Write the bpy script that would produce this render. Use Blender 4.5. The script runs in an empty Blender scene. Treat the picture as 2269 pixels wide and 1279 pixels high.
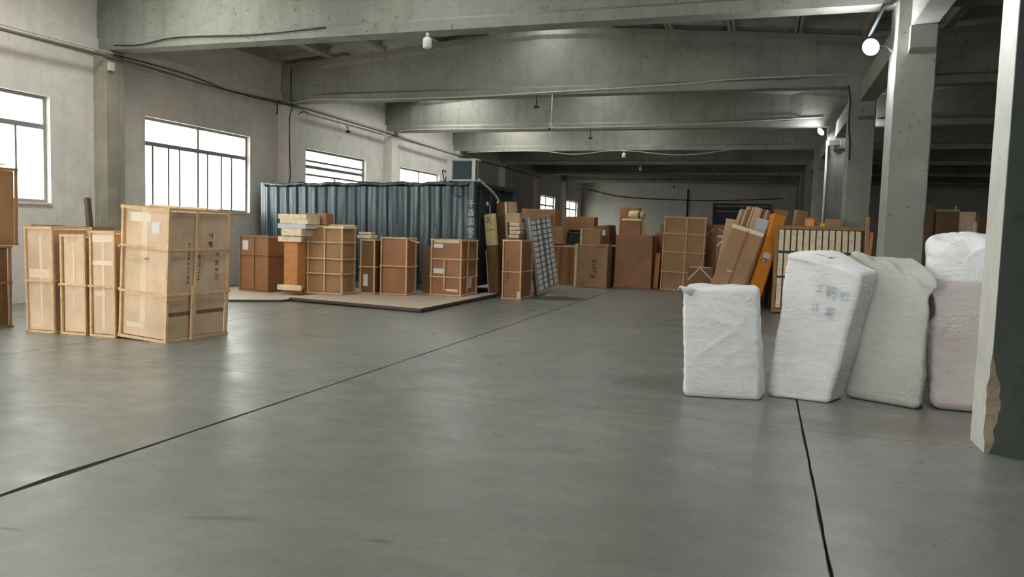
import bpy, bmesh, math, random
from mathutils import Vector, Matrix, noise

random.seed(7)
SC = bpy.context.scene
COL = SC.collection
R = math.radians

# ------------------------------------------------------------------ camera
cam_data = bpy.data.cameras.new('camera')
cam = bpy.data.objects.new('camera', cam_data)
COL.objects.link(cam)
_r = Vector((0.9483748, 0.3157211, 0.0300887))
_u = Vector((-0.0519705, 0.0611164, 0.9967767))
_f = Vector((-0.3128645, 0.9468817, -0.0743694))
cam.matrix_world = Matrix(((_r.x, _u.x, -_f.x, 0.0), (_r.y, _u.y, -_f.y, 0.0), (_r.z, _u.z, -_f.z, 1.55), (0, 0, 0, 1)))
cam_data.sensor_fit = 'HORIZONTAL'
cam_data.sensor_width = 36.0
cam_data.lens = 36.0 * 1681.0 / 2269.0
cam_data.clip_end = 300
SC.camera = cam

# ------------------------------------------------------------------ world, exposure
world = bpy.data.worlds.new('overcast_sky')
SC.world = world
world.use_nodes = True
_bg = world.node_tree.nodes['Background']
_bg.inputs[0].default_value = (1.0, 0.985, 0.955, 1)
_bg.inputs[1].default_value = 8.0
SC.view_settings.view_transform = 'Standard'
SC.view_settings.look = 'None'
SC.view_settings.gamma = 1.0
SC.view_settings.use_curve_mapping = False
SC.view_settings.exposure = 0.45
LAMP_W = 70.0
LAMP_NEAR = 2.0
SC.cycles.use_light_tree = False
SC.cycles.max_bounces = 6
SC.cycles.diffuse_bounces = 4
SC.cycles.glossy_bounces = 3
SC.cycles.sample_clamp_indirect = 6.0
SC.cycles.use_adaptive_sampling = True
SC.cycles.adaptive_threshold = 0.06
SC.cycles.caustics_reflective = False
SC.cycles.caustics_refractive = False


# ------------------------------------------------------------------ material helpers
def S(r, g, b):
    def f(c):
        c /= 255.0
        return c / 12.92 if c <= 0.04045 else ((c + 0.055) / 1.055) ** 2.4
    return (f(r), f(g), f(b), 1.0)


class NT:
    def __init__(s, name):
        s.mat = bpy.data.materials.new(name)
        s.mat.use_nodes = True
        s.t = s.mat.node_tree
        s.b = s.t.nodes['Principled BSDF']

    def n(s, kind, **kw):
        nd = s.t.nodes.new(kind)
        for k, v in kw.items():
            setattr(nd, k, v)
        return nd

    def l(s, a, b):
        s.t.links.new(a, b)

    def pos(s):
        return s.n('ShaderNodeNewGeometry').outputs['Position']

    def obj(s):
        return s.n('ShaderNodeTexCoord').outputs['Object']

    def scaled(s, vec, sc, loc=(0, 0, 0), rot=(0, 0, 0)):
        m = s.n('ShaderNodeMapping')
        m.inputs['Scale'].default_value = sc
        m.inputs['Location'].default_value = loc
        m.inputs['Rotation'].default_value = rot
        s.l(vec, m.inputs['Vector'])
        return m.outputs[0]

    def noise(s, vec, scale, detail=4.0, rough=0.6, dist=0.0):
        nd = s.n('ShaderNodeTexNoise')
        s.l(vec, nd.inputs['Vector'])
        nd.inputs['Scale'].default_value = scale
        nd.inputs['Detail'].default_value = detail
        nd.inputs['Roughness'].default_value = rough
        nd.inputs['Distortion'].default_value = dist
        return nd.outputs[0]

    def ramp(s, fac, stops):
        nd = s.n('ShaderNodeValToRGB')
        e = nd.color_ramp.elements
        while len(e) < len(stops):
            e.new(0.5)
        for i, (p, c) in enumerate(stops):
            e[i].position = p
            e[i].color = c if len(c) == 4 else (*c, 1)
        s.l(fac, nd.inputs[0])
        return nd.outputs[0]

    def gr(s, fac, a, b, va=0.0, vb=1.0):
        return s.ramp(fac, [(a, (va, va, va, 1)), (b, (vb, vb, vb, 1))])

    def mix(s, fac, a, b, mode='MIX'):
        nd = s.n('ShaderNodeMix', data_type='RGBA', blend_type=mode)
        for v, i in ((fac, 0), (a, 6), (b, 7)):
            if isinstance(v, (int, float)):
                nd.inputs[i].default_value = v
            elif isinstance(v, tuple):
                nd.inputs[i].default_value = v
            else:
                s.l(v, nd.inputs[i])
        return nd.outputs[2]

    def math(s, op, a, b=0.0):
        nd = s.n('ShaderNodeMath', operation=op)
        for v, i in ((a, 0), (b, 1)):
            if isinstance(v, (int, float)):
                nd.inputs[i].default_value = v
            else:
                s.l(v, nd.inputs[i])
        return nd.outputs[0]

    def bump(s, h, strength=0.3, dist=0.02):
        nd = s.n('ShaderNodeBump')
        nd.inputs['Strength'].default_value = strength
        nd.inputs['Distance'].default_value = dist
        s.l(h, nd.inputs['Height'])
        s.l(nd.outputs[0], s.b.inputs['Normal'])

    def set(s, **kw):
        for k, v in kw.items():
            inp = s.b.inputs[k.replace('_', ' ')]
            if isinstance(v, (int, float, tuple)):
                inp.default_value = v
            else:
                s.l(v, inp)


def concrete(name, base, var=0.25, pink=0.35, streak=0.35, bump=0.35, rough=0.85, spots=0.5):
    m = NT(name)
    p = m.pos()
    big = m.noise(p, 0.55, 3, 0.6, 0.6)
    mid = m.noise(p, 3.2, 4, 0.65, 0.3)
    st = m.noise(m.scaled(p, (5, 5, 0.35)), 1.0, 3, 0.6)
    lo = tuple(c * (1 - var) for c in base[:3]) + (1,)
    hi = tuple(min(1, c * (1 + var * 0.7)) for c in base[:3]) + (1,)
    c = m.ramp(big, [(0.3, lo), (0.68, hi)])
    c = m.mix(m.gr(mid, 0.35, 0.7, 0.0, 0.55), c, (base[0] * 0.72, base[1] * 0.72, base[2] * 0.70, 1))
    c = m.mix(m.gr(m.noise(p, 0.38, 1, 0.5), 0.5, 0.62, 0, pink), c, (base[0] * 1.10, base[1] * 0.97, base[2] * 1.0, 1))
    c = m.mix(m.gr(st, 0.52, 0.8, 0, streak), c, (base[0] * 0.5, base[1] * 0.5, base[2] * 0.47, 1))
    pit = m.noise(p, 11, 3, 0.75)
    c = m.mix(m.gr(pit, 0.63, 0.72, 0, spots), c, (base[0] * 0.33, base[1] * 0.33, base[2] * 0.31, 1))
    m.bump(m.math('ADD', mid, m.math('MULTIPLY', m.gr(pit, 0.62, 0.8), -0.8)), bump, 0.02)
    m.set(Base_Color=c, Roughness=rough)
    return m.mat


M = {}
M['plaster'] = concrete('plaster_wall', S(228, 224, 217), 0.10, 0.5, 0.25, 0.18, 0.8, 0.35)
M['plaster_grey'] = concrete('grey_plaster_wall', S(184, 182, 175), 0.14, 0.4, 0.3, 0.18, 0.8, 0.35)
M['concrete'] = concrete('grey_concrete', S(148, 149, 141), 0.22, 0.35, 0.5, 0.55, 0.85, 0.95)
M['concrete_worn'] = concrete('worn_concrete', S(166, 160, 146), 0.3, 0.3, 0.7, 0.5, 0.9, 0.6)
M['roof_concrete'] = concrete('roof_concrete', S(176, 176, 166), 0.3, 0.1, 0.2, 0.4, 0.9, 0.5)
M['whitewash'] = concrete('whitewashed_plaster', S(205, 204, 198), 0.1, 0.3, 0.2, 0.2, 0.8, 0.35)
M['dark_face'] = concrete('dark_grey_green_face', S(80, 87, 84), 0.3, 0.05, 0.3, 0.5, 0.8, 0.6)
M['rubble'] = concrete('broken_aggregate', S(128, 117, 100), 0.45, 0.1, 0.0, 1.0, 0.95, 0.9)


def floor_material():
    m = NT('polished_concrete_floor')
    p = m.pos()
    big = m.noise(p, 0.35, 3, 0.6, 0.8)
    mid = m.noise(p, 1.7, 4, 0.65, 0.5)
    sweep = m.noise(m.scaled(p, (0.8, 2.0, 1), rot=(0, 0, R(-24))), 1.3, 4, 0.65, 0.9)
    fine = m.noise(p, 55, 1, 0.6)
    c = m.ramp(big, [(0.28, S(114, 116, 110)), (0.5, S(123, 125, 119)), (0.72, S(132, 134, 127))])
    c = m.mix(m.gr(sweep, 0.4, 0.75, 0.0, 0.5), c, S(142, 143, 136))
    c = m.mix(m.gr(mid, 0.45, 0.85, 0.0, 0.5), c, S(100, 102, 96))
    c = m.mix(m.gr(fine, 0.5, 0.8, 0, 0.22), c, S(90, 92, 87))
    grain = m.noise(p, 13, 4, 0.72, 0.4)
    c = m.mix(m.gr(grain, 0.35, 0.7, 0, 0.55), c, m.mix(1.0, c, (0.74, 0.745, 0.74, 1), 'MULTIPLY'))
    blot = m.noise(p, 0.9, 4, 0.7, 1.2)
    c = m.mix(m.gr(blot, 0.5, 0.72, 0, 0.5), c, m.mix(1.0, c, (1.22, 1.22, 1.21, 1), 'MULTIPLY'))
    wobn = m.math('SUBTRACT', m.noise(p, 4.0, 4, 0.7), 0.5)

    def spot(cx, cy, rx, ry, rot, col, amount, edge=0.45, wob=0.5):
        nonlocal c
        v = m.n('ShaderNodeVectorMath', operation='SUBTRACT')
        m.l(p, v.inputs[0])
        v.inputs[1].default_value = (cx, cy, 0)
        mp = m.n('ShaderNodeMapping', vector_type='TEXTURE')
        mp.inputs['Rotation'].default_value = (0, 0, rot)
        mp.inputs['Scale'].default_value = (rx, ry, 1)
        m.l(v.outputs[0], mp.inputs['Vector'])
        ln = m.n('ShaderNodeVectorMath', operation='LENGTH')
        m.l(mp.outputs[0], ln.inputs[0])
        d = m.math('ADD', ln.outputs['Value'], m.math('MULTIPLY', wobn, wob * 3))
        c = m.mix(m.gr(d, edge, 1.0, amount, 0.0), c, col)
    for a in FLOOR_STAINS:
        spot(*a)
    rr = m.math('ADD', m.gr(mid, 0.3, 0.8, 0.30, 0.48), m.math('MULTIPLY', m.gr(sweep, 0.4, 0.7), -0.06))
    m.set(Base_Color=c, Roughness=rr)
    m.bump(m.math('ADD', mid, m.math('MULTIPLY', fine, 0.1)), 0.08, 0.02)
    return m.mat


FLOOR_STAINS = [
    # x, y, rx, ry, rotation, colour, amount, edge, wobble
    (-4.7, 17.5, 0.95, 0.75, 0.2, S(40, 40, 36), 0.95, 0.6, 0.35),
    (-3.9, 19.6, 0.7, 0.4, 0.3, S(74, 74, 68), 0.6, 0.3, 0.4),
    (-2.6, 3.24, 0.30, 0.05, 0.32, S(72, 74, 60), 0.7, 0.1, 0.5),
    (-1.75, 3.28, 0.08, 0.025, 0.2, S(66, 67, 60), 0.75, 0.2, 0.5),
    (-3.5, 2.71, 0.12, 0.025, 0.1, S(70, 70, 64), 0.75, 0.2, 0.5),
    (-1.19, 5.28, 0.05, 0.018, 0.1, S(66, 66, 60), 0.8, 0.2, 0.4),
    (0.91, 5.37, 0.045, 0.022, 0.4, S(66, 66, 56), 0.8, 0.2, 0.4),
    (-6.32, 6.62, 0.09, 0.03, 0.0, S(44, 44, 40), 0.9, 0.3, 0.3),
    (-3.69, 6.68, 0.035, 0.025, 0.0, S(48, 48, 43), 0.9, 0.3, 0.3),
    (1.33, 6.95, 0.8, 0.6, 0.4, S(126, 100, 88), 0.5, 0.1, 0.4),
    (1.2, 7.5, 0.08, 0.03, 0.2, S(182, 180, 164), 0.8, 0.4, 0.2),
    (-2.2, 4.0, 1.6, 0.6, 0.3, S(116, 118, 112), 0.4, 0.05, 0.6),
]
M['floor'] = floor_material()


def plain(name, col, rough=0.5, metal=0.0, var=0.12, scale=6.0, bump=0.0, spec=0.5, obj=True):
    m = NT(name)
    p = m.obj() if obj else m.pos()
    nz = m.noise(p, scale, 5, 0.65, 0.2)
    lo = tuple(c * (1 - var) for c in col[:3]) + (1,)
    hi = tuple(min(1, c * (1 + var)) for c in col[:3]) + (1,)
    m.set(Base_Color=m.ramp(nz, [(0.3, lo), (0.7, hi)]), Roughness=rough, Metallic=metal, Specular_IOR_Level=spec)
    if bump:
        m.bump(nz, bump, 0.01)
    return m.mat


def cardboard(name, col, rough=0.6):
    m = NT(name)
    p = m.pos()
    a = m.noise(p, 1.9, 3, 0.6)
    b = m.noise(m.scaled(p, (14, 14, 1.2)), 1.0, 2, 0.6)
    f = m.noise(p, 70, 1, 0.6)
    c = m.ramp(a, [(0.3, tuple(x * 0.82 for x in col[:3]) + (1,)), (0.7, tuple(min(1, x * 1.14) for x in col[:3]) + (1,))])
    c = m.mix(m.gr(b, 0.5, 0.8, 0, 0.3), c, tuple(x * 0.7 for x in col[:3]) + (1,))
    c = m.mix(m.gr(f, 0.5, 0.75, 0, 0.18), c, tuple(x * 0.6 for x in col[:3]) + (1,))
    m.set(Base_Color=c, Roughness=rough)
    m.bump(m.math('ADD', a, m.math('MULTIPLY', b, 0.35)), 0.25, 0.03)
    return m.mat


M['card_tan'] = cardboard('tan_cardboard', S(222, 192, 160))
M['card_mid'] = cardboard('brown_cardboard', S(172, 132, 92))
M['card_red'] = cardboard('reddish_cardboard', S(164, 116, 80))
M['card_dark'] = cardboard('dark_cardboard', S(122, 90, 58))
M['card_pale'] = cardboard('pale_cardboard', S(205, 178, 140))
M['tape'] = plain('clear_brown_tape', S(236, 216, 190), 0.2, 0, 0.08, 9, 0.3, 0.6)
M['tape_dark'] = plain('dark_packing_tape', S(140, 100, 64), 0.45, 0, 0.1, 9, 0.2, 0.4)
M['paper'] = plain('white_paper', S(222, 224, 224), 0.6, 0, 0.05)
M['print'] = plain('faded_black_print', S(70, 52, 38), 0.7)
M['blue_ink'] = plain('blue_marker_ink', S(150, 168, 192), 0.7)
M['white_print'] = plain('white_stencil_paint', S(186, 198, 198), 0.6)


def timber(name, col, rough=0.7):
    m = NT(name)
    p = m.pos()
    g = m.noise(m.scaled(p, (9, 9, 9)), 1.0, 5, 0.7, 1.2)
    f = m.noise(p, 45, 3, 0.6)
    c = m.ramp(g, [(0.3, tuple(x * 0.72 for x in col[:3]) + (1,)), (0.65, tuple(min(1, x * 1.12) for x in col[:3]) + (1,))])
    c = m.mix(m.gr(f, 0.5, 0.8, 0, 0.3), c, tuple(x * 0.6 for x in col[:3]) + (1,))
    m.set(Base_Color=c, Roughness=rough)
    m.bump(g, 0.25, 0.008)
    return m.mat


M['batten'] = timber('raw_pine_batten', S(224, 190, 148))
M['batten_dark'] = timber('aged_batten', S(158, 122, 84))
M['pale_wood'] = timber('pale_planed_wood', S(240, 222, 188))
M['orange_wood'] = timber('orange_plywood', S(206, 140, 84))
M['ply'] = timber('pale_plywood_sheet', S(190, 174, 156), 0.6)
M['dark_gap'] = plain('dark_backing_board', S(86, 72, 66), 0.8)
M['grey_slat'] = plain('grey_white_slat', S(236, 236, 233), 0.6, 0, 0.12, 12)
M['blue_grey'] = plain('blue_grey_strap', S(104, 110, 120), 0.6)


def fabric(name, col, warm, cap=None):
    m = NT(name)
    p = m.pos()
    ob = m.obj()
    w1 = m.n('ShaderNodeTexWave', wave_type='BANDS', bands_direction='Z')
    m.l(ob, w1.inputs['Vector'])
    w1.inputs['Scale'].default_value = 90
    w1.inputs['Distortion'].default_value = 1.0
    big = m.noise(p, 1.6, 5, 0.6, 0.5)
    fold = m.noise(m.scaled(ob, (2.2, 2.2, 7.5), rot=(0.3, 0.5, 0.2)), 1.2, 5, 0.62, 1.6)
    c = m.ramp(big, [(0.3, tuple(x * 0.86 for x in col[:3]) + (1,)), (0.6, col)])
    c = m.mix(m.gr(m.noise(p, 2.6, 4, 0.6), 0.55, 0.75, 0, 0.5), c, warm)
    if cap:
        # a second, whiter sack pulled over the head of the bale
        sp = m.n('ShaderNodeSeparateXYZ')
        m.l(ob, sp.inputs[0])
        zz = m.math('ADD', sp.outputs[2], m.math('MULTIPLY', m.noise(ob, 2.0, 2, 0.5), 0.08))
        c = m.mix(m.gr(m.math('MULTIPLY', zz, 0.5), cap / 2, cap / 2 + 0.01), c, S(220, 220, 219))

    def crease(sc, rot, wdt, seed):
        q = m.noise(m.scaled(ob, sc, (seed, seed * 2.0, seed * 3.0), rot), 1.0, 2, 0.5, 1.4)
        ln_ = m.gr(m.math('ABSOLUTE', m.math('SUBTRACT', q, 0.5)), 0.0, wdt, 1.0, 0.0)
        return m.math('MULTIPLY', ln_, m.gr(m.noise(ob, 2.6, 2, 0.5), 0.45, 0.62))
    lines = m.math('ADD', crease((2.0, 2.0, 6.0), (0.2, 0.35, 0.1), 0.03, 1.3), crease((3.5, 3.5, 3.0), (0.1, -0.7, 0.3), 0.025, 4.1))
    h = m.math('ADD', m.math('ADD', m.math('MULTIPLY', fold, 1.0), m.math('MULTIPLY', lines, 0.35)), m.math('MULTIPLY', w1.outputs[1], 0.012))
    m.set(Base_Color=c, Roughness=0.62, Specular_IOR_Level=0.35)
    m.bump(h, 0.42, 0.03)
    return m.mat


M['woven_white'] = fabric('white_woven_sacking', S(226, 228, 228), S(208, 208, 200))
M['woven_white2'] = fabric('white_woven_sacking_marked', S(226, 226, 224), S(206, 196, 190))
M['woven_grey'] = fabric('grey_white_woven_sacking', S(176, 177, 168), S(158, 158, 142))
M['woven_pink'] = fabric('pinkish_woven_sacking', S(198, 188, 184), S(176, 156, 146), 1.24)


def steel_paint(name, col, faded):
    m = NT(name)
    p = m.pos()
    v = m.noise(m.scaled(p, (15, 15, 0.45)), 1.0, 3, 0.6, 0.4)
    n2 = m.noise(p, 7, 5, 0.7)
    c = m.mix(m.gr(v, 0.42, 0.68, 0, 0.85), col, faded)  # pale streaks: fading plus corrugation highlights painted into the colour
    c = m.mix(m.gr(n2, 0.62, 0.72, 0, 0.6), c, S(60, 48, 42))
    m.set(Base_Color=c, Roughness=m.gr(n2, 0.3, 0.7, 0.24, 0.42), Metallic=0.15)
    m.bump(n2, 0.1, 0.01)
    return m.mat


M['container'] = steel_paint('slate_blue_container_paint', S(48, 68, 76), S(132, 143, 147))
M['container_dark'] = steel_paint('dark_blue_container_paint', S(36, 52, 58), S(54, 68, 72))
M['steel'] = plain('grey_steel_frame', S(120, 122, 118), 0.5, 0.3)
M['alu'] = plain('aluminium_frame', S(150, 152, 148), 0.45, 0.4)
M['dark_steel'] = plain('dark_steel', S(52, 60, 60), 0.5, 0.3)
M['ac_white'] = plain('cream_enamel', S(206, 208, 200), 0.45)
M['ac_coil'] = plain('dark_teal_coil', S(30, 56, 62), 0.45, 0.3, 0.2, 30)
M['black'] = plain('black_rubber', S(26, 26, 26), 0.6)
M['cable_white'] = plain('white_plastic_conduit', S(196, 196, 190), 0.5)
M['cable_grey'] = plain('grey_cable', S(112, 108, 98), 0.6)
M['lamp_white'] = plain('white_lamp_glass', S(226, 228, 226), 0.25)
M['orange'] = plain('orange_plastic_wrap', S(242, 150, 54), 0.28, 0, 0.12, 5, 0.3, 0.7)
M['orange_side'] = plain('dark_orange_side', S(190, 100, 38), 0.6)
M['foam_white'] = plain('white_foam_sheet', S(206, 206, 210), 0.7)
M['yellow_wrap'] = plain('yellow_foam_wrap', S(206, 190, 140), 0.6, 0, 0.12, 8, 0.3)
M['green_dark'] = plain('dark_green_plastic', S(52, 58, 46), 0.5)
M['yellow'] = plain('yellow_plastic', S(236, 214, 60), 0.5)
M['exterior'] = plain('pale_yard_concrete', S(190, 190, 184), 0.9, obj=False)


def emitter(name, col, strength):
    m = NT(name)
    m.set(Base_Color=(0.9, 0.9, 0.9, 1), Emission_Color=col, Emission_Strength=strength)
    return m.mat


M['led'] = emitter('led_diffuser', (0.95, 0.98, 1.0, 1), 12.0)


def glass(name, dirt):
    m = NT(name)
    t = m.t
    tr = m.n('ShaderNodeBsdfTransparent')
    tr.inputs[0].default_value = (0.95, 0.97, 0.96, 1)
    gl = m.n('ShaderNodeBsdfGlossy')
    gl.inputs['Roughness'].default_value = 0.03
    lw = m.n('ShaderNodeLayerWeight')
    lw.inputs[0].default_value = 0.5
    fac_ = m.math('ADD', m.math('MULTIPLY', m.math('POWER', lw.outputs['Facing'], 4.0), 0.5), 0.03)
    mx = m.n('ShaderNodeMixShader')
    m.l(fac_, mx.inputs[0])
    m.l(tr.outputs[0], mx.inputs[1])
    m.l(gl.outputs[0], mx.inputs[2])
    tl = m.n('ShaderNodeBsdfTranslucent')
    tl.inputs[0].default_value = (0.8, 0.8, 0.74, 1)
    m2 = m.n('ShaderNodeMixShader')
    m.l(m.gr(m.noise(m.pos(), 2.5, 5, 0.7), 0.35, 0.75, dirt * 0.3, dirt), m2.inputs[0])
    m.l(mx.outputs[0], m2.inputs[1])
    m.l(tl.outputs[0], m2.inputs[2])
    m.l(m2.outputs[0], t.nodes['Material Output'].inputs[0])
    return m.mat


M['glass'] = glass('window_glass', 0.12)
M['glass_dirty'] = glass('dusty_window_glass', 0.7)


# ------------------------------------------------------------------ object helpers
def props(o, label=None, cat=None, group=None, kind=None):
    if label: o['label'] = label
    if cat: o['category'] = cat
    if group: o['group'] = group
    if kind: o['kind'] = kind
    return o


def empty(name, loc=(0, 0, 0), rot=(0, 0, 0), label=None, cat=None, group=None, kind=None, mtx=None):
    o = bpy.data.objects.new(name, None)
    COL.objects.link(o)
    o.empty_display_size = 0.1
    if mtx is not None:
        o.matrix_world = mtx
    else:
        o.location = loc
        o.rotation_euler = rot
    return props(o, label, cat, group, kind)


def obj(name, mesh, parent=None, loc=(0, 0, 0), rot=(0, 0, 0), scale=(1, 1, 1)):
    o = bpy.data.objects.new(name, mesh)
    COL.objects.link(o)
    if parent: o.parent = parent
    o.location = loc
    o.rotation_euler = rot
    o.scale = scale
    return o


def mesh_from(name, verts, faces, mats, smooth=False, fm=None):
    me = bpy.data.meshes.new(name)
    me.from_pydata([tuple(v) for v in verts], [], faces)
    for m in (mats if isinstance(mats, (list, tuple)) else [mats]):
        me.materials.append(M[m])
    if fm:
        for p, i in zip(me.polygons, fm): p.material_index = i
    if smooth:
        for p in me.polygons: p.use_smooth = True
    me.update()
    return me


_boxes = {}


def box_mesh(w, d, h, mat, bevel=0.006):
    """box with its base centred on the origin"""
    key = (round(w, 3), round(d, 3), round(h, 3), mat, bevel)
    if key in _boxes: return _boxes[key]
    bm = bmesh.new()
    bmesh.ops.create_cube(bm, size=1)
    for v in bm.verts:
        v.co.x *= w; v.co.y *= d; v.co.z = (v.co.z + 0.5) * h
    if bevel:
        bmesh.ops.bevel(bm, geom=list(bm.edges), offset=min(bevel, 0.3 * min(w, d, h)), segments=1, affect='EDGES')
    me = bpy.data.meshes.new('box')
    bm.to_mesh(me); bm.free()
    me.materials.append(M[mat])
    _boxes[key] = me
    return me


_unit = {}


def stick(name, parent, loc, size, mat, rot=(0, 0, 0)):
    """a batten, bar or slab: one shared bevelled unit box, scaled; loc is its centre"""
    if mat not in _unit:
        bm = bmesh.new()
        bmesh.ops.create_cube(bm, size=1)
        me = bpy.data.meshes.new('bar')
        bm.to_mesh(me); bm.free()
        me.materials.append(M[mat])
        _unit[mat] = me
    return obj(name, _unit[mat], parent, loc, rot, size)


def boxes_mesh(lst, mat):
    """one mesh from axis-aligned boxes (x0,x1,y0,y1,z0,z1)"""
    v, f = [], []
    for x0, x1, y0, y1, z0, z1 in lst:
        b = len(v)
        v += [(x0, y0, z0), (x1, y0, z0), (x1, y1, z0), (x0, y1, z0), (x0, y0, z1), (x1, y0, z1), (x1, y1, z1), (x0, y1, z1)]
        f += [(b, b + 3, b + 2, b + 1), (b + 4, b + 5, b + 6, b + 7), (b, b + 1, b + 5, b + 4), (b + 1, b + 2, b + 6, b + 5), (b + 2, b + 3, b + 7, b + 6), (b + 3, b, b + 4, b + 7)]
    return mesh_from('boxes', v, f, mat)


def tube_mesh(pts, r, mat, n=7, radii=None):
    pts = [Vector(p) for p in pts]
    v, f = [], []
    prev = None
    for i, p in enumerate(pts):
        t = (pts[min(i + 1, len(pts) - 1)] - pts[max(i - 1, 0)]).normalized()
        a = prev if prev is not None else (Vector((0, 0, 1)) if abs(t.z) < 0.9 else Vector((1, 0, 0)))
        a = (a - t * a.dot(t)).normalized()
        prev = a
        b = t.cross(a)
        rr = radii[i] if radii else r
        for k in range(n):
            an = 2 * math.pi * k / n
            v.append(p + (a * math.cos(an) + b * math.sin(an)) * rr)
    for i in range(len(pts) - 1):
        for k in range(n):
            f.append((i * n + k, i * n + (k + 1) % n, (i + 1) * n + (k + 1) % n, (i + 1) * n + k))
    f.append(tuple(range(n - 1, -1, -1)))
    f.append(tuple((len(pts) - 1) * n + k for k in range(n)))
    return mesh_from('tube', v, f, mat, True)


def spline(pts, n=8):
    """Catmull-Rom through the points"""
    P = [Vector(p) for p in pts]
    P = [P[0] * 2 - P[1]] + P + [P[-1] * 2 - P[-2]]
    out = []
    for i in range(1, len(P) - 2):
        for k in range(n):
            t = k / n
            a, b, c, d = P[i - 1], P[i], P[i + 1], P[i + 2]
            out.append(0.5 * ((2 * b) + (c - a) * t + (2 * a - 5 * b + 4 * c - d) * t * t + (3 * b - a - 3 * c + d) * t ** 3))
    out.append(P[-2])
    return out


def lathe_mesh(prof, mat, n=20, smooth=True):
    v, f = [], []
    for r, z in prof:
        for k in range(n):
            a = 2 * math.pi * k / n
            v.append((r * math.cos(a), r * math.sin(a), z))
    for i in range(len(prof) - 1):
        for k in range(n):
            f.append((i * n + k, i * n + (k + 1) % n, (i + 1) * n + (k + 1) % n, (i + 1) * n + k))
    f.append(tuple(range(n - 1, -1, -1)))
    f.append(tuple((len(prof) - 1) * n + k for k in range(n)))
    return mesh_from('lathe', v, f, mat, smooth)


def text_part(parent, body, size, mat, loc, rot, name='lettering', spacing=1.0, depth=0.001):
    cu = bpy.data.curves.new('lettering', 'FONT')
    cu.body = body
    cu.size = size
    cu.extrude = depth
    cu.align_x = 'CENTER'
    cu.align_y = 'CENTER'
    cu.space_character = spacing
    tmp = bpy.data.objects.new('lettering_tmp', cu)
    COL.objects.link(tmp)
    bpy.context.view_layer.update()
    me = bpy.data.meshes.new_from_object(tmp.evaluated_get(bpy.context.evaluated_depsgraph_get()))
    bpy.data.objects.remove(tmp)
    me.materials.clear()
    me.materials.append(M[mat])
    return obj(name, me, parent, loc, rot)


def glyph_column(parent, name, mat, origin, right, up, size, count, seed, step=None, gap=1.25):
    """a column of worn brush-stroke marks, one mesh: the print is too faded to read"""
    rnd = random.Random(seed)
    v, f = [], []
    origin, right, up = Vector(origin), Vector(right), Vector(up)
    nrm = right.cross(up)
    for k in range(count):
        c = origin - up * (k * size * gap)
        strokes = [((-.42, .3), (.42, .34)), ((-.35, 0), (.38, .02)), ((-.45, -.36), (.45, -.33)), ((0, .45), (0, -.4)), ((-.3, .4), (-.34, -.1)), ((.3, .2), (.36, -.42))]
        rnd.shuffle(strokes)
        for a, b in strokes[:rnd.randint(3, 5)]:
            a = c + right * a[0] * size + up * a[1] * size
            b = c + right * b[0] * size + up * b[1] * size
            d = (b - a).normalized()
            s = nrm.cross(d).normalized() * size * 0.05
            i = len(v)
            v += [a - s, b - s, b + s, a + s]
            f.append((i, i + 1, i + 2, i + 3))
    p_, z_ = CART.get(parent.name, (parent, 0.0)) if parent.name in CART else (parent, 0.0)
    return obj(name, mesh_from('marks', v, f, mat), p_, (0, 0, -z_))


# ------------------------------------------------------------------ setting: floor
XL, XR, Y0, Y1 = -12.7, 17.0, -5.5, 53.8
ROWS = [12.05 + 6 * k for k in range(7)]
ZB, ZE, ZA = 4.87, 5.85, 6.5
fl = empty('floor', label='grey polished concrete floor with saw-cut joints', cat='floor', kind='structure')
stick('subfloor', fl, ((XL + XR) / 2, (Y0 + Y1) / 2, -0.06), (XR - XL + 0.6, Y1 - Y0 + 0.6, 0.06), 'dark_gap')
xs = [XL - 0.2, -8.06, -3.96, 0.375, 4.7, 9.0, 13.0, XR + 0.2]
ys = [Y0 - 0.2, 0.55, 6.58, 18.6, 30.6, 42.6, Y1 + 0.2]
JX = {1: 0.007, 2: 0.013, 3: 0.009}


def jit(a, b, c, s):
    """joint edge wander, identical pattern along its run"""
    return 0.006 * noise.noise((a * 2.3, b * 2.3, c + s)) + 0.0025 * noise.noise((a * 13, b * 13, c + s))


for i in range(len(xs) - 1):
    for j in range(len(ys) - 1):
        x0, x1, y0, y1 = xs[i], xs[i + 1], ys[j], ys[j + 1]
        gl_, gr_, gn = JX.get(i, 0.006), JX.get(i + 1, 0.006), 0.004
        near = j in (1, 2) and i <= 3
        n = 60 if near else 4

        def extra(yy, joint):
            # the spalled, filler-patched stretch of the long joint in the foreground
            if joint == 2:
                return 0.030 * math.exp(-((yy - 3.45) / 0.35) ** 2) + 0.006 * math.exp(-((yy - 4.5) / 1.2) ** 2)
            if joint == 3:
                return 0.004 * max(0, noise.noise((yy * 5, 1.7, 0)))
            return 0.0
        loop = []
        for k in range(n + 1):
            yy = y0 + gn + (y1 - y0 - 2 * gn) * k / n
            loop.append((x1 - gr_ - extra(yy, i + 1) - (jit(0, yy, i + 1, 0.3) if near else 0), yy))
        for k in range(n + 1):
            xx = x1 + (x0 - x1) * k / n
            if 0 < k < n: loop.append((xx, y1 - gn + (jit(xx, 0, j + 1, 5.3) * 0.5 if near else 0)))
        for k in range(n, -1, -1):
            yy = y0 + gn + (y1 - y0 - 2 * gn) * k / n
            loop.append((x0 + gl_ + extra(yy, i) * 0.4 + (jit(0, yy, i, 9.1) if near else 0), yy))
        m_ = len(loop)
        v = [(x, y, 0.0) for x, y in loop] + [(x, y, -0.03) for x, y in loop]
        f = [tuple(range(m_))] + [(k, k + m_, (k + 1) % m_ + m_, (k + 1) % m_) for k in range(m_)]
        obj('floor_slab', mesh_from('slab', v, f, 'floor'), fl)

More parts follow.
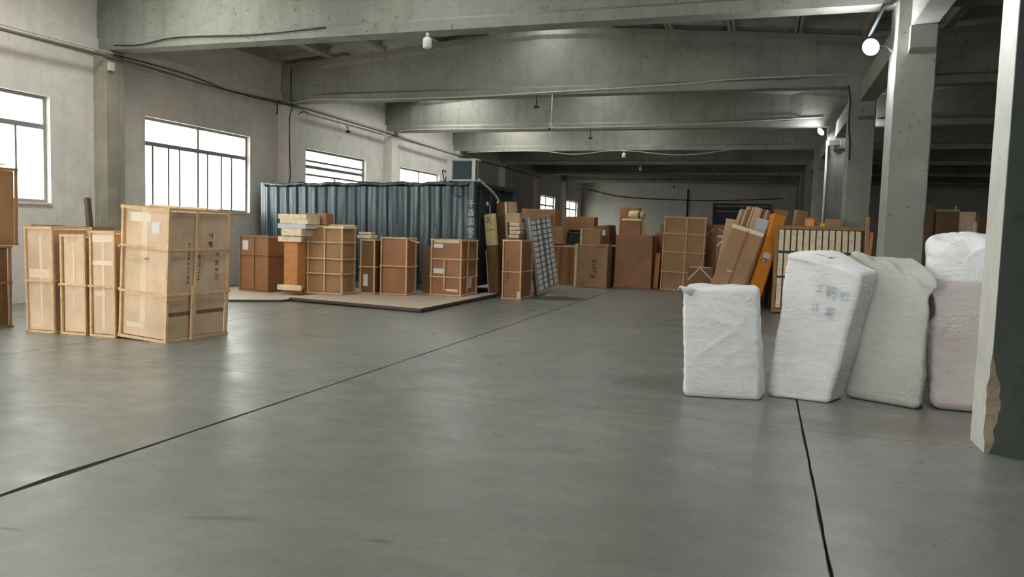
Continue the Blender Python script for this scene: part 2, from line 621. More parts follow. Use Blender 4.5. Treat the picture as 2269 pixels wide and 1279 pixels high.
yard = obj('ground', boxes_mesh([(-60, XL - 0.3, -60, 110, -0.35, -0.25), (XL - 0.3, 60, -60, Y0 - 0.3, -0.35, -0.05)], 'exterior'))
props(yard, 'pale concrete yard outside the hall', 'ground', None, 'structure')

# ------------------------------------------------------------------ setting: walls
WZ0, WZ1 = 1.83, 3.79
WINS = [-4.9, 1.1, 7.32, 13.1, 19.1, 25.1, 43.1, 49.1]
WL = 3.5
TH = 0.24
lst = [(XL - TH, XL, Y0 - TH, Y1 + TH, -0.1, WZ0), (XL - TH, XL, Y0 - TH, Y1 + TH, WZ1, 6.3)]
yy = Y0 - TH
for w in WINS:
    lst.append((XL - TH, XL, yy, w, WZ0, WZ1))
    yy = w + WL
lst.append((XL - TH, XL, yy, Y1 + TH, WZ0, WZ1))
props(obj('wall_left', boxes_mesh(lst, 'plaster')), 'left plaster wall with a row of steel windows', 'wall', None, 'structure')
# ring beam standing slightly proud of the wall plaster
props(obj('trim_1', boxes_mesh([(XL, XL + 0.05, Y0, Y1, 4.78, 5.10)], 'plaster')), 'concrete ring beam band along the left wall', 'beam', None, 'structure')
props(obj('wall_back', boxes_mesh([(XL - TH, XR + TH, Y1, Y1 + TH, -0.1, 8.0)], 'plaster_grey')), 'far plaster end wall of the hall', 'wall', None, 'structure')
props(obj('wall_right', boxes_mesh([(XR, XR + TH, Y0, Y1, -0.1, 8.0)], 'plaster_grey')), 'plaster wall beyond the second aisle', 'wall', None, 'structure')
# the near gable wall behind the camera has a loading door standing open
props(obj('wall_near', boxes_mesh([(XL - TH, -9.5, Y0 - TH, Y0, -0.1, 8), (-4.5, XR + TH, Y0 - TH, Y0, -0.1, 8), (-9.5, -4.5, Y0 - TH, Y0, 4.3, 8)], 'plaster')), 'gable wall behind the camera with an open loading doorway', 'wall', None, 'structure')


def portal(loc, rot, sx, sy):
    ld = bpy.data.lights.new('daylight_portal', 'AREA')
    ld.shape = 'RECTANGLE'
    ld.size, ld.size_y = sx, sy
    ld.cycles.is_portal = True
    o = bpy.data.objects.new('daylight_portal', ld)
    COL.objects.link(o)
    o.location = loc
    o.rotation_euler = rot


for w in WINS:
    portal((XL - TH - 0.02, w + WL / 2, (WZ0 + WZ1) / 2), (0, R(-90), 0), WZ1 - WZ0, WL)
portal((-7.0, Y0 - TH - 0.02, 2.1), (R(90), 0, 0), 5.0, 4.3)

# ------------------------------------------------------------------ windows
XF = XL - 0.13


def window(n, y0, label, style):
    root = empty('window_%d' % n, (XF, y0, WZ0), label=label, cat='window', kind='structure')
    H_ = WZ1 - WZ0
    fr = 'alu' if style in ('sash', 'plain') else ('dark_steel' if style == 'far' else 'steel')
    t = 0.06

    def bar(name, ya, yb, za, zb, dx=0.05, mat=fr, off=0.0):
        return stick(name, root, (off, (ya + yb) / 2, (za + zb) / 2), (dx, yb - ya, zb - za), mat)
    bar('frame', 0, WL, 0, t); bar('frame', 0, WL, H_ - t, H_)
    bar('frame', 0, t, t, H_ - t); bar('frame', WL - t, WL, t, H_ - t)
    zt = 1.40
    if style == 'louver':
        zt = 1.45
    bar('transom', t, WL - t, zt - 0.045, zt + 0.045)
    cells = []
    if style == 'sash':
        ym = 1.72
        bar('mullion', ym - 0.03, ym + 0.03, t, H_ - t, 0.06)
        for yy in (0.33, 0.80, 1.14, 2.06, 2.55, 2.93):
            bar('sash_stile', yy - 0.025, yy + 0.025, t, zt - 0.035, 0.03)
        cells = [(t, ym - .03, zt + .035, H_ - t, 'glass_dirty'), (ym + .03, WL - t, zt + .035, H_ - t, 'glass_dirty')]
        e = [t, 0.33, 0.80, 1.14, ym, 2.06, 2.55, 2.93, WL - t]
        cells += [(a + .018, b - .018, t, zt - .035, 'glass') for a, b in zip(e, e[1:])]
    elif style == 'louver':
        for zz in (1.62, 1.22, 0.62):
            bar('glazing_bar', t, WL - t, zz - 0.03, zz + 0.03, 0.04)
        bar('mullion', WL / 2 - .03, WL / 2 + .03, t, 1.19)
        cells = [(t, WL - t, zt + .035, H_ - t, 'glass_dirty'), (t, WL / 2, t, zt - .035, 'glass'), (WL / 2, WL - t, t, zt - .035, 'glass')]
    elif style == 'far':
        zt2 = 0.7
        bar('mullion', WL / 2 - .05, WL / 2 + .05, t, H_ - t, 0.06)
        for yy in (0.88, 2.62):
            bar('glazing_bar', yy - 0.03, yy + 0.03, t, zt, 0.04)
        cells = [(t, WL / 2, zt + .035, H_ - t, 'glass'), (WL / 2, WL - t, zt + .035, H_ - t, 'glass')]
        cells += [(a, b, t, zt - .035, 'glass') for a, b in ((t, .88), (.88, 1.75), (1.75, 2.62), (2.62, WL - t))]
    else:
        ym = 1.75
        bar('mullion', ym - 0.035, ym + 0.035, t, H_ - t, 0.06)
        for yy in (0.62, 2.9):
            bar('sash_stile', yy - 0.02, yy + 0.02, t, zt - 0.035, 0.03)
        e = [t, 0.62, ym, 2.9, WL - t]
        cells = [(t, ym, zt + .035, H_ - t, 'glass_dirty'), (ym, WL - t, zt + .035, H_ - t, 'glass_dirty')]
        cells += [(a, b, t, zt - .035, 'glass') for a, b in zip(e, e[1:])]
    for a, b, c, d, g in cells:
        stick('pane', root, (0, (a + b) / 2, (c + d) / 2), (0.005, b - a, d - c), g)
    # plastered sill
    stick('window_sill', root, (0.10, WL / 2, -0.02), (0.14, WL + 0.02, 0.04), 'plaster')


window(1, WINS[0], 'steel window in the left wall behind the camera', 'plain')
window(2, WINS[1], 'steel window in the left wall just behind the picture edge', 'plain')
window(3, WINS[2], 'bright window cut by the left edge of the picture', 'plain')
window(4, WINS[3], 'bright window with many sash bars behind the big leaning crate', 'sash')
window(5, WINS[4], 'white-edged window with horizontal bars above the blue container', 'louver')
window(6, WINS[5], 'half-hidden window left of the air conditioner unit', 'plain')
window(7, WINS[6], 'small far window, the left one of the distant pair', 'far')
window(8, WINS[7], 'small far window nearest the end wall', 'far')


# ------------------------------------------------------------------ roof: beams, panels, ceiling
def ztop(x, xa, half):
    t = abs(x - xa) / half
    return ZA + 0.02 - (ZA - ZE) * math.sqrt(t * t + 0.006)


def beam_mesh(x0, x1):
    xa = -5.1 if x0 < 0 else 9.4
    half = 7.6
    secs = [(x0, .165), (x0 + 1.0, .165), (x0 + 1.35, .085)]
    k = 10
    for i in range(1, k):
        secs.append((x0 + 1.35 + (x1 - x0 - 2.7) * i / k, .085))
    secs += [(x1 - 1.35, .085), (x1 - 1.0, .165), (x1, .165)]
    v, f = [], []
    for x, wb in secs:
        zt = ztop(x, xa, half)
        pr = [(-.18, ZB), (-.18, ZB + .17), (-wb, ZB + .23), (-wb, zt - .24), (-.15, zt - .15), (-.15, zt)]
        pr = pr + [(-a, b) for a, b in reversed(pr)]
        v += [(x, a + 0.006 * noise.noise((x * 1.7, a * 9, b * 3)), b + 0.008 * noise.noise((x * 2.1, b, a))) for a, b in pr]
    n = 12
    for i in range(len(secs) - 1):
        for q in range(n):
            f.append((i * n + q, i * n + (q + 1) % n, (i + 1) * n + (q + 1) % n, (i + 1) * n + q))
    f += [tuple(range(n)), tuple((len(secs) - 1) * n + q for q in range(n - 1, -1, -1))]
    return mesh_from('beam', v, f, 'concrete')


bmL, bmR = beam_mesh(XL, 1.83), beam_mesh(1.83, XR)
names = ['nearest', 'second', 'third', 'fourth', 'fifth', 'sixth', 'seventh']
for k, y in enumerate([0.05, 6.05] + ROWS):
    lb = '%s peaked concrete roof beam across the main aisle' % names[k - 2] if k >= 2 else 'peaked concrete roof beam above and behind the camera'
    props(obj('roof_beam', bmL, None, (0, y, 0)), lb, 'beam', 'peaked concrete roof beams', 'structure')
    lb = '%s concrete roof beam over the right aisle' % names[k - 2] if k >= 2 else 'roof beam over the right aisle outside the picture'
    props(obj('roof_beam', bmR, None, (0, y, 0)), lb, 'beam', 'roof beams over the right aisle', 'structure')


# added rooflights for extra fill light, unseen above the beams: a ridge strip and a left-slope strip
RXS = [XL - TH, -10.7, -9.2, -5.4, -5.1, -4.8, 1.83]
RYS = [Y0 - TH, -4.2, 11.2, 20.6, 29.6, Y1 + TH]
HOLES = {(1, 1), (1, 3), (3, 1), (3, 2), (3, 3), (4, 1), (4, 2), (4, 3)}


def ceil_mesh():
    v, f = [], []

    def plate(xa, x0, x1, y0, y1):
        b = len(v)
        z0, z1 = ztop(x0, xa, 7.6) + .32, ztop(x1, xa, 7.6) + .32
        for y in (y0, y1):
            for z in (0, .08):
                v.extend([(x0, y, z0 + z), (x1, y, z1 + z)])
        f.extend([(b, b + 1, b + 5, b + 4), (b + 2, b + 6, b + 7, b + 3), (b, b + 4, b + 6, b + 2), (b + 1, b + 3, b + 7, b + 5), (b, b + 2, b + 3, b + 1), (b + 4, b + 5, b + 7, b + 6)])
    for i in range(len(RXS) - 1):
        for j in range(len(RYS) - 1):
            if (i, j) not in HOLES: plate(-5.1, RXS[i], RXS[i + 1], RYS[j], RYS[j + 1])
    plate(9.4, 1.83, 9.4, RYS[0], RYS[-1]); plate(9.4, 9.4, XR + TH, RYS[0], RYS[-1])
    return mesh_from('ceiling', v, f, 'roof_concrete')


for k, (i, j0, j1, lb) in enumerate(((1, 1, 2, 'added unseen rooflight strip in the left roof slope above the foreground'), (1, 3, 4, 'added unseen rooflight strip in the left roof slope over the container bays'), (3, 1, 4, 'left slope of the added unseen ridge rooflight'), (4, 1, 4, 'right slope of the added unseen ridge rooflight'))):
    a_, b_, y0_, y1_ = RXS[i], RXS[i + 1], RYS[j0], RYS[j1]
    za, zb = ztop(a_, -5.1, 7.6) + .36, ztop(b_, -5.1, 7.6) + .36
    tl_ = -math.atan2(zb - za, b_ - a_)
    rt = empty('window_%d' % (9 + k), ((a_ + b_) / 2, y0_, (za + zb) / 2), (0, tl_, 0), label=lb, cat='rooflight', kind='structure')
    nb = round((y1_ - y0_) / 1.7)
    ln_ = (y1_ - y0_) / nb
    for q in range(nb):
        stick('pane', rt, (0, ln_ * (q + .5), 0), (b_ - a_ - .02, ln_ - .05, .006), 'glass')
        stick('glazing_bar', rt, (0, ln_ * q, 0), (b_ - a_, .05, .05), 'steel')
    if i == 1: portal(((a_ + b_) / 2, (y0_ + y1_) / 2, (za + zb) / 2 + .12), (0, tl_, 0), b_ - a_, y1_ - y0_)
portal((-5.1, (RYS[1] + RYS[4]) / 2, ZA + .55), (0, 0, 0), .6, RYS[4] - RYS[1])


ceiling = obj('ceiling', ceil_mesh())
props(ceiling, 'sloping ribbed concrete slab roof', 'ceiling', None, 'structure')
_pm = boxes_mesh([(-.74, .74, 0.02, 5.98, .24, .29), (-.74, -.66, 0.02, 5.98, 0, .24), (.66, .74, 0.02, 5.98, 0, .24), (-.66, .66, .30, .40, .06, .24), (-.66, .66, 5.60, 5.70, .06, .24), (-.66, .66, 2.95, 3.05, .10, .24)], 'roof_concrete')
for bay in (0, 1):
    for xa, xe0, xe1 in ((-5.1, XL, 1.83), (9.4, 1.83, XR)):
        if xa > 0 and bay > 0: continue
        for x0, x1 in ((xe0, xa), (xa, xe1)):
            for i in range(5):
                a, b = x0 + (x1 - x0) * i / 5, x0 + (x1 - x0) * (i + 1) / 5
                za, zb = ztop(a, xa, 7.6), ztop(b, xa, 7.6)
                if xa < 0 and min(abs(a + 5.1), abs(b + 5.1)) < .1: continue
                if bay == 1 and a < -9.25 and b > -10.65: continue
                obj('roof_panel', _pm, ceiling, ((a + b) / 2, ROWS[bay], (za + zb) / 2 + 0.005), (0, -math.atan2(zb - za, b - a), 0), ((b - a) / 1.5, 1, 1))

# ------------------------------------------------------------------ columns
CX0, CX1 = 1.57, 2.08
ordn = ['first', 'second', 'third', 'fourth', 'fifth', 'sixth', 'seventh']


def column_mesh(w, d, h, mat, seed):
    """tapered-edge column with knocked corners: cross-section loops with a worn chamfer"""
    v, f = [], []
    n = 24
    for i in range(n + 1):
        z = h * i / n
        loop = []
        for q, (sx, sy) in enumerate(((-1, -1), (1, -1), (1, 1), (-1, 1))):
            c = 0.012 + 0.02 * max(0, noise.noise((z * 2.5, q * 7.1, seed))) + 0.01 * max(0, noise.noise((z * 9, q * 3.1, seed)))
            x, y = sx * w / 2, sy * d / 2
            if sx * sy > 0:
                loop += [(x - sx * c, y), (x, y - sy * c)][::-1] if sx < 0 else [(x - sx * c, y), (x, y - sy * c)][::-1]
            else:
                loop += [(x - sx * c, y), (x, y - sy * c)]
        ang = sorted(loop, key=lambda p: math.atan2(p[1], p[0]))
        v += [(x, y, z) for x, y in ang]
    for i in range(n):
        for q in range(8):
            f.append((i * 8 + q, i * 8 + (q + 1) % 8, (i + 1) * 8 + (q + 1) % 8, (i + 1) * 8 + q))
    f += [tuple(range(7, -1, -1)), tuple(n * 8 + q for q in range(8))]
    return mesh_from('column', v, f, mat)


for k, y in enumerate(ROWS):
    r = empty('concrete_column', ((CX0 + CX1) / 2, y, 0), label='%s square concrete column of the aisle row, counted from the white bales' % ordn[k], cat='column', group='square concrete columns between the aisles', kind='structure')
    obj('shaft', column_mesh(CX1 - CX0, 0.6, ZB, 'concrete', k * 1.7), r)
    for s in (-1, 1):
        v = [(-.16, 0, 4.14), (.16, 0, 4.14), (.16, 0, 4.5), (-.16, 0, 4.5), (-.16, s * .13, 4.2), (.16, s * .13, 4.2), (.16, s * .13, 4.5), (-.16, s * .13, 4.5)]
        f = [(0, 1, 2, 3), (4, 5, 6, 7), (0, 1, 5, 4), (2, 3, 7, 6), (1, 2, 6, 5), (0, 3, 7, 4)]
        obj('corbel', mesh_from('corbel', v, f, 'concrete'), r, (0.06, s * 0.3, 0))
for k in range(-1, 6):
    ya = ROWS[k] + .3 if k >= 0 else 6.9
    yb = ROWS[k + 1] - .3
    o = obj('tie_beam', boxes_mesh([(1.74, 2.04, ya, yb, 4.5, 4.92)], 'concrete'))
    props(o, ('concrete tie beam joining the %s and %s aisle columns' % (ordn[k], ordn[k + 1])) if k >= 0 else 'concrete tie beam running from the white pier to the first column', 'beam', 'tie beams between the columns', 'structure')
for k, y in enumerate([0.05, 6.05] + ROWS):
    lb = '%s pilaster on the left wall' % ['hidden', 'hidden', 'worn brownish concrete', 'pale cable-hung', 'third grey', 'fourth shaded', 'fifth dark', 'sixth dark', 'seventh dark'][k]
    o = obj('wall_pilaster', boxes_mesh([(XL - .02, XL + .33, y - .26, y + .17, 0, ZB)], 'concrete_worn' if k == 2 else 'plaster'))
    props(o, lb + ' below a roof beam', 'pilaster', 'pilasters of the left wall', 'structure')


# white-faced pier at the right edge, its near corner broken open at the foot
def pier():
    x0, x1, y0, y1 = 1.645, 2.55, 6.43, 6.86
    v, f, fm = [], [], []
    n = 110
    H_ = 4.9
    for i in range(n + 1):
        z = H_ * (i / n) ** 1.6
        g = 0.0
        if z < 0.72:
            g = math.sin(math.pi * min(1, max(0, (z + .05) / 0.76))) ** 0.8
        c = 0.008 + 0.085 * g * (0.75 + 0.6 * noise.noise((z * 9, 3.3, 0))) + 0.006 * abs(noise.noise((z * 23, 1, 5)))
        cy = 0.006 + 0.075 * g * (0.7 + 0.8 * noise.noise((z * 11, 8.3, 2)))
        nb = 0.02 * max(0, noise.noise((z * 2.1, 0, 9)))
        v += [(x0, y0 + cy, z), ((x0 + x0 + c) / 2 + g * .012 * noise.noise((z * 30, 1, 1)), (2 * y0 + cy) / 2 + g * .012 * noise.noise((z * 33, 4, 1)), z), (x0 + c, y0, z), (x1, y0, z), (x1, y1, z), (x0 + .006 + nb, y1, z), (x0, y1 - .006 - nb, z)]
    for i in range(n):
        for q in range(7):
            f.append((i * 7 + q, i * 7 + (q + 1) % 7, (i + 1) * 7 + (q + 1) % 7, (i + 1) * 7 + q))
            z = v[i * 7][2]
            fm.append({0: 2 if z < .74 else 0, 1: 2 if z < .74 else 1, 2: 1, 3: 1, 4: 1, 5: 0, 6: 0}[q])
    f.append(tuple(n * 7 + q for q in range(7))); fm.append(1)
    o = obj('concrete_pier', mesh_from('pier', v, f, ['whitewash', 'dark_face', 'rubble'], False, fm))  # left side pale, the other sides in a darker grey-green tone
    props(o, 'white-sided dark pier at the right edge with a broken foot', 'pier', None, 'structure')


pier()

# back-wall door, pipe and cable
d = empty('door_1', (-1.6, Y1 - 0.03, 0), label='dark wide doorway in the far end wall', cat='door', kind='structure')
stick('door_leaf', d, (-0.9, -0.01, 1.85), (1.7, 0.05, 3.7), 'dark_steel')
stick('door_leaf', d, (0.9, -0.01, 1.85), (1.7, 0.05, 3.7), 'dark_steel')
stick('door_frame', d, (-1.82, -0.02, 1.9), (0.12, 0.1, 3.8), 'dark_gap')
stick('door_frame', d, (1.82, -0.02, 1.9), (0.12, 0.1, 3.8), 'dark_gap')
stick('lintel', d, (0, -0.02, 3.85), (3.76, 0.1, 0.14), 'dark_gap')
stick('rail', d, (-0.6, -0.08, 3.38), (2.0, 0.04, 0.05), 'cable_white')
props(obj('wall_pipe', tube_mesh([(-5.2, Y1 - .06, 0.0), (-5.2, Y1 - .06, 4.85)], 0.05, 'dark_steel')), 'dark vertical pipe on the far end wall', 'pipe')
props(obj('wall_cable', tube_mesh(spline([(-12.3, Y1 - .05, 4.75), (-9.7, Y1 - .05, 4.25), (-6.2, Y1 - .05, 4.11), (-2.9, Y1 - .05, 4.1), (1.0, Y1 - .05, 4.3)]), 0.03, 'black')), 'black cable sagging across the far end wall', 'cable')

#@@OBJECTS@@
# ------------------------------------------------------------------ lamps and fittings
def led_lamp(label, loc, aim, mount, power, size=0.12):
    d = Vector(aim).normalized()
    q = d.to_track_quat('Z', 'Y')
    root = empty('led_lamp', mtx=Matrix.Translation(loc) @ q.to_matrix().to_4x4(), label=label, cat='lamp', group='led lamps on the columns')
    s = size
    obj('housing', lathe_mesh([(s * .35, -s * .9), (s * .5, -s * .8), (s * .62, -s * .45), (s, -s * .12), (s * 1.04, 0)], 'dark_steel'), root)
    obj('diffuser', lathe_mesh([(s * .98, 0), (s * .93, s * .18), (s * .7, s * .36), (s * .3, s * .46), (s * .02, s * .48)], 'led'), root)
    inv = root.matrix_world.inverted()
    m_ = inv @ Vector(mount)
    obj('bracket', tube_mesh([(0, 0, -s * .85), (m_ * 0.5 + Vector((0, 0, -s))), m_], 0.014, 'steel'), root)
    ld = bpy.data.lights.new('lamp_light', 'POINT')
    ld.energy = power
    ld.shadow_soft_size = s * 0.8
    ld.color = (0.95, 0.985, 1.0)
    lo = bpy.data.objects.new('lamp_light', ld)
    COL.objects.link(lo)
    lo.parent = root
    lo.location = (0, 0, s * 1.35)
    return root


led_lamp('glowing round lamp bracketed to the first column beside the tall bales', (1.27, 11.88, 4.29), (-0.5, -0.75, -0.45), (1.57, 11.95, 4.22), LAMP_W)
led_lamp('far glowing oval lamp on the third column', (1.36, 23.6, 4.68), (-0.75, -0.35, -0.55), (1.58, 23.78, 4.5), LAMP_W * 0.6)
led_lamp('lamp on the white pier above the picture', (1.42, 6.62, 4.25), (-0.55, 0.2, -0.8), (1.64, 6.62, 4.2), LAMP_W * LAMP_NEAR)
led_lamp('lamp on the right-aisle side of the third column', (2.36, 23.6, 4.68), (0.75, -0.35, -0.55), (2.10, 23.8, 4.5), LAMP_W * 0.4)

o = obj('hanging_bar', tube_mesh([(1.60, 11.80, 5.02), (1.50, 11.84, 4.86), (1.40, 11.86, 4.84), (1.24, 11.9, 4.43)], 0.028, 'dark_steel', 4))
props(o, 'dark bent steel bar hanging above the bright lamp', 'bar')
o = obj('conduit_pipe', tube_mesh([(1.55, 23.72, 4.42), (1.56, 23.72, 0.0)], 0.03, 'cable_white'))
props(o, 'thin white conduit running down the third column below the far lamp', 'conduit')
o = obj('junction_box', box_mesh(0.32, 0.14, 0.16, 'cable_white'), None, (1.42 + .32, 23.62, 4.28))
props(o, 'white cable box and clips beside the far lamp', 'junction box')
o = obj('drop_cable', tube_mesh(spline([(1.50, 17.72, 4.86), (1.555, 17.73, 4.6), (1.56, 17.73, 4.0), (1.60, 17.73, 3.7), (1.61, 17.73, 3.3)]), 0.018, 'black'))
props(o, 'black cable drooping down the second column edge', 'cable')


def pendant(label, x, y, z, kind):
    r = empty('pendant_bulb' if kind == 'bulb' else 'pendant_holder', (x, y, z), label=label, cat='lamp', group='pendant lamp points under the ridge')
    if kind == 'bulb':
        obj('cord', tube_mesh([(0, 0, 0), (0, 0, -.04)], 0.012, 'cable_grey'), r)
        obj('socket', lathe_mesh([(.028, -.035), (.03, -.10)], 'cable_white'), r)
        obj('bulb', lathe_mesh([(.03, -.10), (.07, -.125), (.078, -.16), (.076, -.27), (.05, -.285), (.01, -.288)], 'lamp_white'), r)
    else:
        obj('cord', tube_mesh([(0, 0, 0), (.005, 0, -.24)], 0.012, 'black'), r)
        obj('socket', lathe_mesh([(.018, -.22), (.04, -.26), (.075, -.275), (.08, -.30)], 'black'), r)
    return r


pendant('white bottle-shaped bulb hanging under the nearest roof beam', -5.55, 11.87, ZB, 'bulb')
pendant('small black empty lamp holder hanging under the second roof beam', -5.42, 17.87, ZB, 'holder')
pendant('small dark lamp holder hanging under the third roof beam', -5.42, 23.87, ZB, 'holder')
pendant('small white bulb hanging under the fourth roof beam', -5.42, 29.87, ZB, 'bulb')
pendant('tiny far white bulb in the dark bay near the end wall', -5.7, 35.87, ZB, 'bulb')
pendant('tiny dark lamp holder against the far end wall', -5.5, 47.87, ZB, 'holder')

r = empty('security_camera', (-5.03, 17.87, ZB), label='white security camera on a drop pole under the second roof beam', cat='camera')
obj('pole', tube_mesh([(0, 0, 0), (0, 0, -.68)], 0.016, 'cable_white'), r)
obj('mount', tube_mesh([(0, 0, -.66), (-.01, -.01, -.76)], 0.028, 'cable_white'), r)
obj('body', tube_mesh([(.02, .10, -.78), (-.02, -.08, -.83)], 0.045, 'cable_white', 12), r)
obj('lens', tube_mesh([(-.018, -.075, -.829), (-.022, -.10, -.836)], 0.036, 'black', 12), r)
r = empty('security_camera', (XL + .25, 21.1, 4.62), label='dark security camera on a bent arm on the left wall', cat='camera')
obj('arm', tube_mesh([(-.2, .12, .06), (-.08, -.02, .06), (0, -.12, .02), (.0, -.12, -.06)], 0.016, 'black'), r)
obj('body', tube_mesh([(0, -.03, -.10), (.03, -.20, -.13)], 0.045, 'dark_steel', 10), r)
obj('lens', tube_mesh([(.029, -.195, -.129), (.033, -.22, -.133)], 0.036, 'black', 10), r)


# cables along the left wall
def cable(name, label, pts, r, mat, cat='cable', n=8):
    props(obj(name, tube_mesh(spline(pts, n), r, mat, 6)), label, cat)


xc = XL + 0.36
cable('cable_bundle', 'thick grey cable bundle running along the left wall', [(xc, 3, 4.62), (xc, 6, 4.72), (xc, 9, 4.68), (xc, 11.9, 4.73), (xc, 13.2, 4.72), (xc, 15, 4.70), (xc, 17.8, 4.80), (xc, 20.6, 4.79), (xc, 23.8, 4.76), (xc, 26.8, 4.70), (xc, 29.8, 4.66), (xc, 36, 4.72), (xc, 42, 4.7)], 0.03, 'cable_grey')
cable('cable', 'pale upper cable looping along the left wall', [(xc + .02, 3, 4.70), (xc + .02, 9, 4.75), (xc + .03, 11.9, 4.80), (xc + .02, 13.6, 4.84), (xc + .02, 15.2, 4.77), (xc + .02, 17.8, 4.86), (xc + .02, 20.6, 4.85), (xc + .02, 23.8, 4.82), (xc + .02, 29.8, 4.72)], 0.013, 'cable_white')
cable('cable', 'black cable strung below the pale cable on the left wall', [(xc + .04, 11.9, 4.79), (xc + .04, 13.8, 4.80), (xc + .04, 15.6, 4.70), (xc + .04, 17.9, 4.76), (xc + .04, 18.6, 4.70)], 0.012, 'black')
cable('drop_cable', 'black cable down the pale pilaster left of the container', [(XL + .36, 17.84, 5.75), (XL + .38, 17.80, 5.5), (XL + .37, 17.82, 4.9), (XL + .40, 17.84, 4.72), (XL + .36, 17.78, 4.4), (XL + .36, 17.80, 3.4), (XL + .36, 17.84, 2.9), (XL + .36, 17.76, 2.68)], 0.014, 'black')
cable('hanging_hook', 'dark hooked cable end dangling beside the pale pilaster', [(xc, 17.35, 4.82), (xc + .02, 17.2, 4.78), (xc + .02, 17.2, 4.5), (xc + .02, 17.14, 4.44)], 0.016, 'black')
cable('drop_cable', 'short dark cable hanging right of the pale pilaster', [(XL + .30, 18.5, 4.74), (XL + .08, 18.45, 4.55), (XL + .05, 18.36, 4.3), (XL + .05, 18.35, 2.7)], 0.013, 'cable_grey')
cable('beam_cable', 'pale conduit clipped along the second roof beam', [(XL + .4, 17.84, 4.84), (-11.6, 17.85, 4.92), (-9.5, 17.85, 4.88), (-7, 17.85, 4.88), (-5, 17.85, 4.93), (-2.5, 17.85, 5.0), (-.8, 17.85, 5.09), (1.45, 17.85, 5.12)], 0.016, 'cable_white')
cable('beam_cable', 'pale conduit clipped along the third roof beam', [(XL + .4, 23.84, 4.8), (-11.6, 23.85, 4.93), (-8, 23.85, 4.92), (-3, 23.85, 4.95), (1.4, 23.85, 5.12)], 0.016, 'cable_white')
cable('beam_cable', 'thin cable looping under the fourth roof beam', [(-12, 29.84, 4.82), (-9, 29.84, 4.86), (-7.4, 29.84, 4.72), (-5.6, 29.84, 4.86), (-3.2, 29.84, 4.68), (-1.2, 29.84, 4.9)], 0.016, 'cable_white')
cable('beam_cable', 'dark wavy cable along the foot of the nearest roof beam', [(XL + .5, 11.8, 4.93), (-11.6, 11.84, 4.92), (-10.7, 11.85, 5.02), (-9, 11.85, 4.98), (-7.5, 11.85, 5.03)], 0.012, 'black')
o = obj('cable_clamp', box_mesh(0.07, 0.12, 0.16, 'ac_white'), None, (XL + .37, 11.86, 4.46))
props(o, 'small white cable clamp on the worn pilaster', 'clamp')


# ------------------------------------------------------------------ shipping container cabin
def corrugated(length, z0, z1, pitch, depth, mat, bend=0.0):
    v, f = [], []
    n = int(length / pitch)
    pr = []
    for i in range(n):
        b = i * length / n
        q = length / n
        pr += [(b, 0), (b + q * .28, 0), (b + q * .46, depth), (b + q * .74, depth), (b + q * .92, 0)]
    pr.append((length, 0))
    nz = 7
    for x, y in pr:
        for k in range(nz):
            t = k / (nz - 1)
            dent = 0.02 * noise.noise((x * 1.3, t * 2.5, 4.2))
            v.append((x, y + dent, z0 + (z1 - z0) * t + (bend * math.sin(x * 7.3) * .5 if k == nz - 1 else 0)))
    for i in range(len(pr) - 1):
        for k in range(nz - 1):
            f.append((i * nz + k, (i + 1) * nz + k, (i + 1) * nz + k + 1, i * nz + k + 1))
    return mesh_from('corrugated', v, f, mat)


CL, CD = 5.9, 3.0
ct = empty('shipping_container', (-12.40, 16.70, 0.0), (0, R(-0.75), 0), label='slate blue corrugated shipping container cabin against the left wall', cat='container')
obj('side_panel', corrugated(CL - .2, .15, 2.52, 0.272, .055, 'container', 0.012), ct, (.1, 0, 0))
obj('end_panel', corrugated(CD - 1.5, .15, 2.52, .25, .04, 'container_dark'), ct, (CL - .0, 1.4, 0), (0, 0, R(90)))
stick('door_leaf', ct, (CL - .03, .75, 1.33), (.05, 1.26, 2.36), 'container_dark')
for yy in (.35, 1.1):
    obj('lock_rod', tube_mesh([(CL + .02, yy, .2), (CL + .02, yy, 2.45)], 0.017, 'dark_steel'), ct)
for x, y in ((.06, .06), (CL - .06, .06), (CL - .06, CD - .06), (.06, CD - .06)):
    stick('corner_post', ct, (x, y, 1.32), (.13, .13, 2.62), 'container')
wave = [(.1 + (CL - .2) * i / 60, -.02 + .012 * math.sin(i * .9), 2.575 + .016 * math.sin(i * .62 + 1) + .01 * math.sin(i * 1.7)) for i in range(61)]
obj('top_rail', tube_mesh(wave, .045, 'container', 4), ct)
stick('bottom_rail', ct, (CL / 2, .0, .08), (CL - .2, .1, .16), 'container')
stick('end_rail', ct, (CL, CD / 2, 2.57), (.08, CD - .2, .1), 'container_dark')
stick('roof_sheet', ct, (CL / 2, CD / 2, 2.58), (CL - .1, CD - .1, .04), 'container')
stick('back_panel', ct, (CL / 2, CD - .02, 1.3), (CL - .2, .03, 2.5), 'container_dark')
stick('wall_panel', ct, (.02, CD / 2, 1.3), (.03, CD - .2, 2.5), 'container_dark')
for i, chs in enumerate(['千', '香', '国', '家']):
    text_part(ct, chs, 0.19, 'white_print', (CL - .065, -.008, 2.10 - .215 * i), (R(90), 0, 0), 'lettering')
text_part(ct, 'DOVA', 0.16, 'white_print', (CL - .065, -.008, 1.16), (R(90), R(-90), 0), 'lettering')
obj('hanging_cable', tube_mesh(spline([(CL - .5, -.05, 2.56), (CL - .32, -.07, 2.50), (CL - .26, -.07, 2.36), (CL - .34, -.07, 2.26), (CL - .46, -.07, 2.34), (CL - .48, -.06, 2.54)]), .01, 'black', 6), ct)

